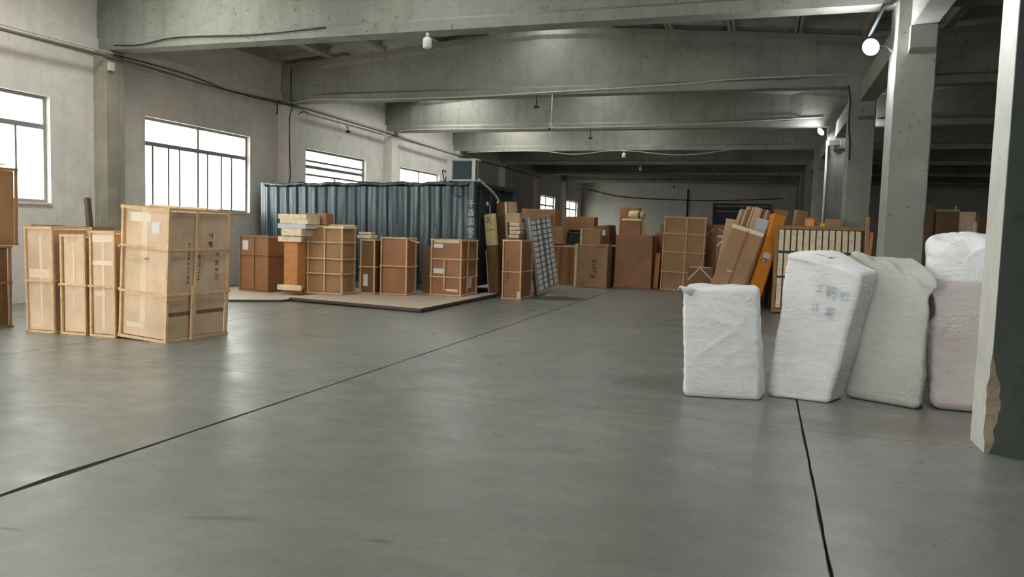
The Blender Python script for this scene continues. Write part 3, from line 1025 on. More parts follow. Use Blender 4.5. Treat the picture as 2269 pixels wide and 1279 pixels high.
# air-conditioner unit on the container roof, seen from its coil side
ac = empty('air_conditioner_unit', (-7.06, 17.32, 2.735), (0, 0, R(-3)), label='cream air conditioner unit with dark coil on the container roof', cat='air conditioner')
W_, D_, H2 = .76, .30, .50
stick('casing', ac, (0, .02, H2 / 2 + .02), (W_ - .02, D_ - .04, H2 - .02), 'ac_white')
stick('coil', ac, (-.02 + .05, -D_ / 2 + .025, H2 / 2 + .02), (W_ * .62, .03, H2 * .86), 'ac_coil')
for x, w in ((-W_ / 2 + .075, .15), (W_ / 2 - .035, .07)):
    stick('casing_panel', ac, (x, -D_ / 2 + .01, H2 / 2 + .02), (w, .04, H2), 'ac_white')
stick('top_cover', ac, (0, 0, H2 + .03), (W_ + .02, D_ + .02, .03), 'ac_white')
stick('base_pan', ac, (0, 0, .02), (W_ + .01, D_ + .01, .03), 'ac_white')
for i in range(8):
    for j in range(2):
        stick('vent_hole', ac, (W_ / 2, -.06 + .14 * j, .08 + .055 * i), (.012, .075, .036), 'black')
for s in (-1, 1):
    stick('foot', ac, (s * .28, 0, -.0), (.06, .34, .03), 'dark_steel')
obj('refrigerant_pipe', tube_mesh(spline([(-W_ / 2, -.02, .16), (-.46, -.03, .24), (-.55, -.03, .27), (-.53, -.02, .12), (-.5, .0, -.02)]), .014, 'black', 6), ac)
obj('refrigerant_pipe', tube_mesh(spline([(-W_ / 2, .02, .10), (-.44, .0, .14), (-.48, .0, .06), (-.46, .02, -.02)]), .014, 'black', 6), ac)
cable('drain_hose', 'white corrugated drain hose bending off the container corner', [(-6.42, 16.72, 2.75), (-6.40, 17.0, 2.66), (-6.36, 17.3, 2.56), (-6.34, 17.62, 2.45), (-6.32, 17.82, 2.33), (-6.32, 17.78, 2.24)], 0.03, 'cable_white', 'hose')
cable('drop_cable', 'grey cable with a round fitting down the container door', [(-6.40, 17.32, 2.22), (-6.395, 17.42, 2.16), (-6.395, 17.47, 1.9), (-6.395, 17.47, 1.2)], 0.014, 'cable_white')
o = obj('wall_fitting', lathe_mesh([(.01, 0), (.045, .01), (.05, .04), (.03, .06)], 'cable_white'), None, (-6.44, 17.31, 2.21), (0, R(90), 0))
props(o, 'small round pale fitting on the container door', 'fitting')


# ------------------------------------------------------------------ crates and cartons
def jitter(a):
    return random.uniform(-a, a)


CART = {}


def add_carton(root, w, d, h, mat, z=0.0, bevel=.01):
    """the carton inside; tape, labels and print become its sub-parts"""
    CART[root.name] = (obj('carton', box_mesh(w, d, h, mat, bevel), root, (0, 0, z)), z)
    return CART[root.name][0]


def face_stick(name, root, loc, size, mat, rot=(0, 0, 0)):
    p, z = CART.get(root.name, (root, 0.0))
    return stick(name, p, (loc[0], loc[1], loc[2] - z), size, mat, rot)


def sheet(root, name, face, u, v, su, sv, mat, w, d, z0=0.0, off=0.004):
    """thin patch on a face: u across from the centre, v height of its centre"""
    if face == 'front': return face_stick(name, root, (u, -d / 2 - off / 2, z0 + v), (su, off, sv), mat)
    if face == 'right': return face_stick(name, root, (w / 2 + off / 2, u, z0 + v), (off, su, sv), mat)
    if face == 'left': return face_stick(name, root, (-w / 2 - off / 2, u, z0 + v), (off, su, sv), mat)
    return face_stick(name, root, (u, v, z0 + off / 2), (su, sv, off), mat)


def crate(label, loc, w, d, h, rz=0, tilt=(0, 0), mat='card_mid', t=.03, rails=(.5,), vf=(), vr=(), wood='batten', group=None, shrink=0.0, name='framed_crate', vl=(), back=True):
    """carton in a cage of nailed battens: edges, rails round the sides, uprights on front/right/left"""
    root = empty(name, loc, (R(tilt[0]), R(tilt[1]), R(rz)), label=label, cat='crate', group=group)
    add_carton(root, w - 2 * t - shrink, d - 2 * t - shrink, h - 2 * t, mat, t)

    def b(x, y, z, sx, sy, sz):
        k = jitter(.004)
        o = stick('batten', root, (x + jitter(.003), y + jitter(.003), z), (sx, sy, sz), wood, (jitter(.006), jitter(.006), 0))
        return o
    for sx in (-1, 1):
        for sy in (-1, 1):
            b(sx * (w - t) / 2, sy * (d - t) / 2, h / 2, t, t, h + jitter(.015))
    for z in (t / 2, h - t / 2):
        for s in (-1, 1):
            b(0, s * (d - t * .6) / 2, z, w + .02 + jitter(.02), t * .8, t)
            b(s * (w - t * .6) / 2, 0, z + t * .2, t * .8, d + .02 + jitter(.02), t)
    for rfr in rails:
        for s in ((-1, 1) if back else (-1,)):
            b(0, s * (d / 2 + t * .1), h * rfr, w + .03 + jitter(.03), t * .7, t * .85)
        for s in (-1, 1):
            b(s * (w / 2 + t * .1), 0, h * (rfr + jitter(.01)), t * .7, d + .03 + jitter(.03), t * .85)
    for fx in vf: b((fx - .5) * w, -d / 2 + t * .3, h / 2, t, t * .7, h)
    for fy in vr: b(w / 2 - t * .3, (fy - .5) * d, h / 2, t * .7, t, h)
    for fy in vl: b(-w / 2 + t * .3, (fy - .5) * d, h / 2, t * .7, t, h)
    return root


def carton(label, loc, w, d, h, rz=0, tilt=(0, 0), mat='card_mid', tape=True, group=None, name='cardboard_box', paper=None, top_tape=True, side='right'):
    root = empty(name, loc, (R(tilt[0]), R(tilt[1]), R(rz)), label=label, cat='box', group=group)
    add_carton(root, w, d, h, mat, 0, .008)
    if tape:
        tm = 'tape_dark' if mat in ('card_dark', 'card_red') else 'tape'
        if top_tape:
            face_stick('tape', root, (0, 0, h + .001), (w, .06, .003), tm)
            sheet(root, 'tape', side, 0, h - .07, .06, .14, tm, w, d)
        else:
            sheet(root, 'tape', 'front', 0, h / 2, .06, h, tm, w, d)
    if paper:
        f, u, v, su, sv = paper
        sheet(root, 'paper_label', f, u, v, su, sv, 'paper', w, d)
    return root


LEN = {}


def leaning(name, label, base, top, wdir, w, t, mat, cat='box', group=None, bevel=.01, part='carton'):
    """long thing leaning from base to top (centre line of its back foot and head)"""
    base, top = Vector(base), Vector(top)
    z = (top - base).normalized()
    x = Vector(wdir); x = (x - z * x.dot(z)).normalized()
    y = z.cross(x)
    mtx = Matrix(((x.x, y.x, z.x, base.x), (x.y, y.y, z.y, base.y), (x.z, y.z, z.z, base.z), (0, 0, 0, 1)))
    # lift so the lowest base corner just touches the floor
    low = min((base + x * a * w / 2 + y * b * t / 2).z for a in (-1, 1) for b in (-1, 1))
    mtx = Matrix.Translation((0, 0, -low)) @ mtx
    root = empty(name, mtx=mtx, label=label, cat=cat, group=group)
    if mat:
        o_ = obj(part, box_mesh(w, t, (top - base).length, mat, bevel), root)
        if part == 'carton': CART[root.name] = (o_, 0.0)
    LEN[root.name] = (top - base).length
    return root


G1 = 'battened crates in front of the left windows'
c = crate('narrow taped crate at the left end of the front crate row', (-9.23, 7.98, 0), .50, .62, 1.43, 0, (0, -1.0), 'card_tan', .028, (.49,), group=G1)
sheet(c, 'tape', 'front', .01, .72, .045, 1.2, 'tape', .46, .56)
sheet(c, 'tape', 'front', -.02, .80, .36, .12, 'tape', .46, .56, 0, .005)
sheet(c, 'tape', 'front', -.10, .10, .16, .05, 'tape', .46, .56)
c = crate('shortest narrow crate between two taller ones in the front row', (-8.72, 8.02, 0), .43, .58, 1.34, 0, (0, -.3), 'card_tan', .03, (.5,), group=G1)
sheet(c, 'tape', 'front', .0, .82, .035, .9, 'tape', .37, .52)
sheet(c, 'tape', 'front', .0, .64, .32, .05, 'tape', .37, .52)
for u in (-.14, 0, .14): sheet(c, 'tape', 'front', u * .9, 1.27, .06, .04, 'tape', .37, .52)
c = crate('narrow crate with crossed clear tape left of the big leaning crate', (-8.24, 8.05, 0), .43, .6, 1.40, 0, (0, -.4), 'card_tan', .03, (.48,), group=G1)
sheet(c, 'tape', 'front', 0.0, .7, .05, 1.2, 'tape', .39, .54)
sheet(c, 'tape', 'front', 0.0, .98, .36, .06, 'tape', .39, .54, 0, .005)
sheet(c, 'tape', 'front', -.05, .57, .18, .05, 'tape', .39, .54, 0, .005)
sheet(c, 'tape', 'front', 0.0, 1.3, .36, .10, 'tape', .39, .54, 0, .005)

# big leaning crate
bw, bd, bh = .82, 1.08, 1.72
bc = crate('big leaning crate with glossy tape standing foremost in the left group', (-7.545, 8.28, 0.012), bw, bd, bh, -4, (0, 2.6), 'card_tan', .034, (.36, .70), (), (.44,), group=G1)
stick('batten', bc, (bw / 2 + .012, -.12, .36), (.03, .045, .72), 'batten')
stick('batten', bc, (-bw / 2 - .03, -bd / 2 + .1, bh / 2 - .01), (.03, .03, bh * 1.0), 'batten', (0, R(-1.5), 0))
stick('batten', bc, (-.12, -bd / 2 - .02, bh * .62), (.34, .02, .026), 'batten', (0, R(2), 0))
stick('batten', bc, (0, 0, bh + .012), (bw, .04, .03), 'batten', (0, 0, R(14)))
stick('batten', bc, (.12, .3, bh + .012), (bw * .8, .04, .03), 'batten', (0, 0, R(-6)))
sheet(bc, 'tape', 'front', -.03, .92, .10, 1.45, 'tape', bw - .07, bd - .07, .03)
sheet(bc, 'tape', 'front', -.10, 1.55, .36, .12, 'tape', bw - .07, bd - .07, .03, .005)
sheet(bc, 'tape', 'front', 0.0, .60, .66, .05, 'tape', bw - .07, bd - .07, .0, .005)
sheet(bc, 'tape', 'front', -.15, .18, .30, .06, 'tape', bw - .07, bd - .07, .0, .005)
sheet(bc, 'tape', 'right', 0.0, .36, bd - .12, .05, 'tape_dark', bw - .07, bd - .07)
sheet(bc, 'paper_label', 'front', .16, 1.46, .13, .15, 'paper', bw - .07, bd - .07, 0, .006)
glyph_column(bc, 'faded_print', 'print', (bw / 2 - .028, -.17, 1.27), (0, 1, 0), (0, 0, 1), .05, 9, 3)
glyph_column(bc, 'faded_print', 'print', (bw / 2 - .028, .0, 1.10), (0, 1, 0), (0, 0, 1), .075, 4, 5)
glyph_column(bc, 'faded_print', 'print', (bw / 2 - .028, .33, 1.12), (0, 1, 0), (0, 0, 1), .08, 4, 9)
glyph_column(bc, 'faded_print', 'print', (bw / 2 - .028, .20, 1.38), (0, 1, 0), (0, 0, 1), .09, 2, 12)

# stacked crates cut by the left picture edge
crate('lower crate of the stack cut by the left picture edge', (-10.42, 7.35, 0), .9, 1.0, 1.14, 0, (0, 0), 'card_dark', .03, (.55,), group='stack at the left edge', wood='batten_dark')
u = crate('upper crate of the stack cut by the left picture edge', (-10.46, 7.47, 1.158), .92, 1.02, 1.07, 0, (0, 1.0), 'card_mid', .03, (), group='stack at the left edge', wood='batten_dark')
u = leaning('paper_sheet', 'crumpled paper sheet on top of the left edge stack', (-10.25, 7.4, 2.22), (-10.15, 7.85, 2.25), (1, 0, 0), .3, .02, 'card_pale', 'sheet')
u.location.z = 2.245
crate('greyish slatted crate standing behind the left end crate', (-11.15, 9.9, 0), 1.15, .6, 1.42, 0, (0, 0), 'card_dark', .05, (.55, .95), (.35, .65), group='stack at the left edge', wood='batten_dark')
leaning('timber_post', 'old timber post leaning on the wall below the left window', (-12.05, 11.2, 0), (-12.3, 11.25, 1.95), (0, 1, 0), .10, .09, 'dark_gap', 'post', part='post')

# plywood sheets under the crates by the container


def slab_poly(name, label, poly, z0, z1, mat, cat):
    n = len(poly)
    v = [(x, y, z0) for x, y in poly] + [(x, y, z1) for x, y in poly]
    f = [tuple(range(n - 1, -1, -1)), tuple(range(n, 2 * n))] + [(i, (i + 1) % n, (i + 1) % n + n, i + n) for i in range(n)]
    return props(obj(name, mesh_from('sheet', v, f, [mat, 'dark_gap'], False, [0, 0] + [1] * n)), label, cat, 'board platform by the container')


slab_poly('board_platform', 'large pale board platform with dark front edge in front of the container', [(-9.14, 13.2), (-5.97, 12.72), (-5.95, 16.95), (-6.3, 16.95), (-6.3, 16.6), (-9.14, 16.6)], 0.03, .085, 'ply', 'platform')
o = slab_poly('platform_base', 'dark timber underlay below the large board platform', [(-9.1, 13.24), (-6.0, 12.77), (-5.98, 16.92), (-6.28, 16.92), (-6.28, 16.58), (-9.1, 16.58)], 0.0, .03, 'dark_gap', 'platform')
slab_poly('board_platform', 'thinner pale board sheet left of the large platform', [(-11.9, 12.1), (-9.95, 12.42), (-9.16, 12.95), (-9.16, 16.6), (-11.9, 16.6)], 0.0, .05, 'ply', 'platform')

G2 = 'crates on the board platform by the container'
c = crate('dim crate with a white label at the left end of the platform', (-10.78, 14.55, .058), .80, .62, 1.24, -3, (0, 0), 'card_red', .028, (.66,), (.5,), (), 'batten_dark', group=G2)
sheet(c, 'paper_label', 'front', -.24, 1.02, .15, .21, 'paper', .744, .564, 0, .012)
# narrow orange crate on skids with a stack on top
oc = empty('plywood_crate', (-9.62, 14.16, .085), (0, 0, R(-2)), label='narrow orange plywood crate on pale skids', cat='crate', group=G2)
obj('body', box_mesh(.35, .42, 1.0, 'orange_wood', .008), oc, (0, 0, .10))
stick('foot', oc, (0, -.1, .05), (.35, .1, .1), 'orange_wood'); stick('foot', oc, (0, .12, .05), (.35, .1, .1), 'orange_wood')
stick('skid', oc, (0.0, -.235, .13), (.60, .06, .11), 'pale_wood')
stick('skid', oc, (0.0, -.235, 1.17), (.58, .06, .11), 'pale_wood')
stick('panel_board', oc, (0, -.02, 1.105), (.38, .44, .02), 'orange_wood')
z = 1.325
for i, (dx, w, h, mt, lb) in enumerate([(-.02, .5, .155, 'pale_wood', 'thick lowest board of the pale stack on the orange crate'), (-.01, .70, .10, 'foam_white', 'white wrapped board low in the pale stack on the orange crate'), (.03, .68, .10, 'pale_wood', 'knotty middle board of the pale stack on the orange crate'), (.0, .71, .10, 'pale_wood', 'topmost board of the pale stack on the orange crate')]):
    o = obj('wooden_board', box_mesh(w, .5, h, mt, .006), None, (-9.53 + dx, 14.10, z), (0, 0, R(jitter(2))))
    props(o, lb, 'board', 'pale boards stacked on the orange crate')
    z += h + .002
carton('brown taped box beside the pale board stack', (-9.31, 14.56, 1.575), .50, .30, .255, 0, (0, 0), 'card_red', True, G2, top_tape=False)
c = crate('tall crate caged in many battens in the middle of the platform', (-8.995, 14.55, .092), .85, .60, 1.47, 2, (0, 0), 'card_mid', .032, (.30, .52, .76), (.5,), (), 'batten', group=G2)
stick('batten', c, (.1, .05, 1.49), (.9, .12, .03), 'batten'); stick('batten', c, (.2, 0, 1.44), (.5, .62, .05), 'pale_wood')
c = crate('thin crate with a white label squeezed right of the tall caged crate', (-8.27, 15.1, .092), .36, .55, 1.20, 0, (0, 0), 'card_dark', .03, (.5,), (), (), 'batten', group=G2)
sheet(c, 'paper_label', 'front', -.05, .30, .11, .26, 'paper', .30, .49, 0, .006)
stick('batten', c, (-.1, -.1, 1.26), (.34, .3, .08), 'pale_wood'); stick('batten', c, (-.08, -.15, 1.34), (.30, .2, .04), 'pale_wood')
c = crate('reddish crate with a loose batten jutting from its top', (-7.73, 15.28, .092), .62, .58, 1.26, 4, (0, 0), 'card_red', .03, (.5,), (), (), 'batten', group=G2)
stick('batten', c, (.30, -.05, 1.21), (.42, .05, .03), 'batten', (0, R(14), R(0)))
carton('dark box hiding behind the two platform crates', (-7.28, 16.25, .085), .40, .5, 1.08, 0, (0, 0), 'card_dark', True, G2)
c = crate('labelled crate nearest the right corner of the platform', (-6.69, 16.02, .092), .74, .98, 1.25, -1, (0, 0), 'card_red', .03, (.33, .65), (), (.4,), 'batten', group=G2)
sheet(c, 'paper_label', 'front', -.20, 1.10, .22, .09, 'paper', .68, .92, 0, .008)
sheet(c, 'paper_label', 'front', -.18, .54, .26, .11, 'paper', .68, .92, 0, .008)
sheet(c, 'tape', 'front', .0, 1.20, .6, .05, 'tape', .68, .92, 0, .006)
sheet(c, 'tape', 'front', .14, .12, .3, .05, 'tape', .68, .92, 0, .006)
sheet(c, 'paper_label', 'right', .08, .28, .24, .24, 'paper', .68, .92, 0, .008)
stick('batten', c, (-.03, -.49, .45), (.028, .02, .68), 'batten')

# ------------------------------------------------------------------ beside the container
r = leaning('wrapped_package', 'long yellow-headed package leaning beside the container corner', (-6.10, 17.20, 0), (-6.35, 17.34, 1.95), (1, -.25, 0), .27, .12, 'card_dark', 'package')
L = LEN[r.name]
obj('foam_wrap', box_mesh(.285, .135, L * .40, 'yellow_wrap', .02), r, (0, 0, L * .6))
for z_, a in ((.80, 0), (.92, 55), (.93, -55)):
    stick('strap', r, (0, -.071, L * z_), (.29 if a == 0 else .2, .006, .014), 'dark_gap', (0, R(a), 0))
stick('batten', r, (-.15, -.05, L * .28), (.02, .04, L * .56), 'batten')
r = leaning('cardboard_box', 'tall dark carton leaning behind the yellow-headed package', (-6.08, 18.12, 0), (-6.24, 18.16, 2.27), (1, -.1, 0), .34, .40, 'card_dark')
face_stick('tape', r, (.10, -.202, LEN[r.name] * .5), (.07, .004, LEN[r.name]), 'tape')
obj('edge_board', box_mesh(.06, .41, LEN[r.name] * .5, 'card_pale', .004), r, (.20, 0, LEN[r.name] * .5))
carton('tall carton standing behind the narrow stencilled crate', (-5.80, 17.86, 0), .26, .42, 1.39, 0, (0, 0), 'card_dark')
for i in range(4):
    o = obj('wooden_plank', box_mesh(.27, .42, .085, 'pale_wood', .01), None, (-5.82 + jitter(.01), 17.86, 1.395 + .10 * i), (0, 0, R(jitter(3))))
    props(o, '%s pale slat of the stack above the narrow stencilled crate' % ['lowest', 'second lowest', 'third', 'topmost'][i], 'slat', 'pale slats above the stencilled crate')
carton('small pale carton lying on the slat stack', (-5.90, 17.88, 1.785), .34, .34, .22, 8, (0, -3), 'card_pale')
carton('tall red-brown carton left of the grid panel top', (-6.0, 18.95, 0), .30, .5, 1.92, 0, (0, 0), 'card_red')
c = crate('narrow crate with faded vertical print beside the grid panel', (-5.50, 17.05, 0), .46, .90, 1.37, 0, (0, -.6), 'card_red', .032, (.46,), (), (), 'batten', group='crates at the aisle end of the platform')
glyph_column(c, 'faded_print', 'print', (-.11, -.424, .84), (1, 0, 0), (0, 0, 1), .07, 6, 21)
stick('corner_block', c, (.18, -.455, .10), (.08, .02, .17), 'pale_wood')

# leaning grid panel: pale slats held by dark straps
r = leaning('grid_crate', 'leaning grey grid panel of pale slats right of the stencilled crate', (-5.36, 19.15, 0), (-5.65, 19.03, 1.90), (-.06, 1, 0), 2.5, .10, 'blue_grey', 'panel', part='backing')
L = LEN[r.name]
for s in (-1, 1): stick('frame_rail', r, (s * 1.22, -.055, L / 2), (.08, .05, L), 'ply')
for z_ in (.04, L - .05): stick('frame_rail', r, (0, -.055, z_), (2.5, .05, .09), 'ply')
cols = [(-.88, .52), (-.30, .50), (.30, .50), (.88, .52)]
for i in range(13):
    for x, w in cols:
        stick('slat', r, (x, -.06, .145 + (L - .28) * i / 12.0), (w, .03, .108), 'grey_slat')

for x, w in ((-.59, .10), (-.06, .12), (.10, .06), (.59, .10)):
    stick('strap', r, (x, -.078, L / 2), (w, .012, L - .1), 'blue_grey')

# ------------------------------------------------------------------ far middle pile
G3 = 'cartons piled at the far middle of the hall'
carton('carton at the bottom of the pile behind the grid panel', (-6.95, 23.95, 0), 1.1, .9, 1.12, 0, (0, 0), 'card_dark', True, G3)
carton('big carton at the top of the pile behind the grid panel', (-6.95, 23.95, 1.12), 1.12, .9, 1.19, 0, (0, 0), 'card_red', True, G3)
carton('plain tall carton below the small dark box behind the grid panel', (-6.55, 22.95, 0), .5, .5, 1.73, 0, (0, 0), 'card_red', True, G3)
carton('small dark red box in front of the big pile-top carton', (-6.55, 22.9, 1.732), .43, .4, .39, 0, (0, 0), 'card_red', False, G3)
c = carton('film-wrapped carton left of the box lettered Kuna', (-5.72, 22.65, 0), .86, .8, 1.22, 0, (0, 0), 'card_red', False, G3, name='wrapped_box')
for x in (-.36, -.12, .16): face_stick('wrap_fold', c, (x, -.403, .58), (.10, .006, 1.1), 'tape_dark', (0, R(jitter(4)), 0))
face_stick('wrap_fold', c, (0, -.404, 1.17), (.86, .006, .05), 'tape')
c = carton('carton with small print on top of the film-wrapped carton', (-6.02, 22.4, 1.222), .60, .5, .52, -4, (0, 0), 'card_mid', True, G3)
glyph_column(c, 'faded_print', 'print', (-.16, -.253, .38), (1, 0, 0), (0, 0, 1), .07, 3, 33)
c = empty('plastic_tote', (-5.47, 22.64, 1.222), label='dark green plastic tote beside the printed carton', cat='tote', group=G3)
obj('body', box_mesh(.42, .36, .36, 'green_dark', .02), c)
stick('rim', c, (0, 0, .37), (.47, .40, .03), 'steel')
face_stick('strap', c, (-.12, -.185, .22), (.02, .008, .26), 'steel', (0, R(28), 0))
carton('wide carton high at the back under the far windows', (-5.44, 23.15, 1.66), .93, .5, .42, 0, (0, 0), 'card_red', True, G3)
carton('carton supporting the wide back carton', (-5.44, 23.5, 0), .9, .6, 1.66, 0, (0, 0), 'card_dark', True, G3)
# Kuna
kb = empty('cardboard_box', (-4.74, 21.95, 0), (0, 0, R(1)), label='brown box lettered Kuna with a pale wooden edge', cat='box', group=G3)
add_carton(kb, .92, .66, 1.26, 'card_mid')
stick('edge_board', kb, (-.47, -.31, .63), (.07, .07, 1.27), 'pale_wood')
text_part(CART[kb.name][0], 'Kuna', .27, 'print', (.06, -.334, .55), (R(90), R(-90), 0))
face_stick('tape', kb, (.25, -.333, 1.2), (.3, .004, .06), 'tape_dark')
c = carton('small carton with a pale left end on top of the Kuna box', (-4.84, 22.0, 1.262), .56, .42, .46, 6, (0, 0), 'card_mid', True, G3)
stick('end_board', c, (-.29, -.18, .23), (.05, .1, .45), 'pale_wood')
c = carton('tilted dark carton with a label behind the Kuna box', (-4.62, 22.98, 1.225), .50, .5, .60, -14, (0, -5), 'card_dark', False, G3, paper=('front', .06, .38, .14, .16))
carton('dark carton under the tilted carton', (-4.64, 23.0, 0), .56, .6, 1.2, 0, (0, 0), 'card_dark', True, G3)
o = leaning('white_strip', 'narrow white strip standing in the gap right of the Kuna box', (-4.24, 22.6, .0), (-4.2, 22.62, .95), (1, 0, 0), .035, .03, 'foam_white', 'strip', part='strip')
c = carton('large plain carton in the centre of the far pile', (-3.64, 22.75, 0), 1.08, .9, 1.57, 0, (0, 0), 'card_red', False, G3, name='cardboard_box')
face_stick('tape', c, (.0, .0, 1.572), (1.08, .06, .003), 'tape')
c = carton('carton with a pale open flap on the large plain carton', (-3.76, 22.55, 1.577), .56, .42, .42, 0, (0, 0), 'card_red', False, G3)
face_stick('flap', c, (.36, -.02, .21), (.17, .012, .42), 'card_pale', (0, 0, R(20)))
face_stick('flap', c, (0, -.15, .44), (.56, .16, .01), 'card_pale', (R(20), 0, 0))
carton('square carton at the back on top of the large plain carton', (-3.9, 23.0, 1.577), .58, .36, .82, 0, (0, 0), 'card_red', False, G3)
r = empty('paper_roll', (-3.66, 22.62, 2.16), (0, R(90), R(-20)), label='yellowish paper roll lying on the flap carton', cat='roll', group=G3)
obj('roll_body', lathe_mesh([(.12, -.2), (.13, -.19), (.13, .14), (.12, .15)], 'yellow_wrap', 18), r)
obj('dark_band', lathe_mesh([(.128, .12), (.134, .13), (.134, .17), (.126, .18)], 'dark_gap', 18), r)
obj('roll_core', lathe_mesh([(.11, .15), (.12, .16), (.10, .27), (.06, .28)], 'card_pale', 18), r)
carton('dark red carton in the shadow left of the caged crate', (-3.0, 23.5, 0), .34, .5, 1.66, 0, (0, 0), 'card_red', False, G3)
carton('dark carton filling the gap behind the large plain carton', (-2.84, 24.05, 0), .5, .5, 1.92, 0, (0, 0), 'card_red', False, G3)
o = leaning('timber_offcut', 'orange-brown tapered board standing in the gap beside the caged crate', (-3.0, 22.55, 0), (-2.97, 22.65, 1.05), (1, 0, 0), .15, .05, 'orange_wood', 'board', part='board')
c = crate('tall crate caged in eight panels by battens', (-2.24, 22.62, 0), 1.18, .62, 2.13, 0, (0, 1.2), 'card_mid', .032, (.25, .52, .77), (.55,), (), 'batten', group=G3)
c = carton('strapped carton high up right of the eight-panel crate', (-1.36, 23.35, 1.32), .66, .6, .62, 0, (0, 0), 'card_red', False, G3)
for a, x in ((38, .2), (-32, -.2), (0, .32)): face_stick('strap', c, (x, -.303, .40), (.02 if a == 0 else .34, .005, .5 if a == 0 else .02), 'tape', (0, R(a), 0))
carton('carton under the strapped carton', (-1.4, 23.35, 0), .58, .6, 1.32, 0, (0, 0), 'card_red', True, G3)
c = carton('taped carton left of the leaning long cartons', (-.92, 21.8, 0), .66, .6, 1.64, 0, (0, 0), 'card_red', False, G3)
sheet(c, 'tape', 'front', 0, 1.60, .6, .05, 'tape', .66, .6); face_stick('tape', c, (-.2, -.303, 1.46), (.34, .004, .04), 'tape', (0, R(-45), 0))
c = carton('low strapped carton behind the small white bale', (-1.45, 19.35, 0), .60, .6, .82, 0, (0, 0), 'card_dark', False, G3)
for a, x in ((-48, -.16), (45, .14)): face_stick('strap', c, (x, -.304, .66), (.42, .006, .035), 'batten', (0, R(a), 0))
face_stick('wrap_fold', c, (0, -.2, .825), (.5, .3, .01), 'tape')

# ------------------------------------------------------------------ leaning cartons by the second column
G4 = 'long cartons leaning together behind the white bales'
r = leaning('long_carton', 'wide brown carton in front of the leaning bundle', (-.86, 17.45, 0), (-.36, 17.72, 1.66), (1, .05, 0), .70, .20, 'card_mid', group=G4)
face_stick('tape', r, (.02, -.102, .95), (.06, .004, 1.5), 'tape_dark'); face_stick('tape', r, (0, -.102, LEN[r.name] - .05), (.7, .004, .09), 'tape')
face_stick('tape', r, (-.06, -.104, .72), (.12, .004, .025), 'tape')
for i, (bx, tx, tz, yy, lb) in enumerate([(-1.10, -.48, 2.18, 18.0, 'first slim carton at the left of the leaning bundle'), (-.93, -.33, 2.25, 18.06, 'second slim carton of the leaning bundle'), (-.77, -.19, 2.23, 18.02, 'third slim carton of the leaning bundle'), (-.58, -.02, 2.19, 18.08, 'right slim carton of the leaning bundle with a rounded end')]):
    r = leaning('long_carton', lb, (bx, yy, 0), (tx, yy + .25, tz), (1, .3, 0), .155, .30, 'card_mid' if i != 2 else 'card_tan', group=G4)
    face_stick('tape', r, (.0, -.152, LEN[r.name] * .5), (.03, .004, LEN[r.name]), 'tape')
leaning('long_carton', 'pale carton end showing left behind the leaning bundle', (-1.05, 18.6, 0), (-.78, 18.7, 1.98), (1, 0, 0), .22, .25, 'card_pale', group=G4)
leaning('foam_sheet', 'white foam sheet leaning between the brown bundle and the orange box', (-.58, 17.66, 0), (-.05, 17.88, 1.97), (1, .1, 0), .25, .04, 'foam_white', 'sheet', G4, part='sheet')
r = leaning('orange_box', 'long orange wrapped box leaning right with a white label', (-.26, 17.70, 0), (.26, 18.02, 2.05), (.95, .3, 0), .30, .30, 'orange', group=G4, bevel=.02)
obj('side_panel', box_mesh(.006, .27, LEN[r.name] * .72, 'orange_side', 0), r, (.154, 0, LEN[r.name] * .05))  # darker orange sheet over most of the right side
sheet(r, 'paper_label', 'front', -.01, 1.18, .17, .13, 'paper', .30, .30); sheet(r, 'printed_patch', 'front', -.04, 1.06, .12, .09, 'blue_grey', .30, .30)
sheet(r, 'paper_label', 'front', -.05, 1.05, .05, .05, 'paper', .30, .30, 0, .006)
r = carton('dark brown carton in the shade under the orange box', (.14, 18.55, 0), .40, .4, 1.1, 0, (0, 0), 'card_dark', False, G4)
leaning('long_carton', 'brown carton tip leaning right above the orange box', (.0, 19.0, 0), (.34, 19.1, 2.22), (1, 0, 0), .32, .2, 'card_mid', group=G4)
leaning('long_carton', 'brown carton tip standing between the two orange wraps', (.50, 18.6, 0), (.76, 18.7, 2.22), (1, .3, 0), .25, .22, 'card_mid', group=G4)
r = leaning('orange_box', 'orange wrapped bag top above the slatted crate', (.78, 18.4, 0), (.97, 18.5, 2.06), (1, 0, 0), .24, .2, 'orange', group=G4, bevel=.05)
r = leaning('orange_box', 'lower orange wrap tip right of the orange bag', (1.06, 18.15, 0), (1.24, 18.25, 1.96), (1, 0, 0), .20, .2, 'orange', group=G4, bevel=.05)
leaning('long_carton', 'brown carton standing right against the second column', (1.30, 17.55, 0), (1.36, 17.56, 2.02), (1, 0, 0), .30, .2, 'card_mid', group=G4)
o = obj('yellow_cap', box_mesh(.08, .05, .06, 'yellow', .015), None, (1.14, 17.27, 1.86)); props(o, 'small yellow cap on the top rail of the slatted crate', 'cap')

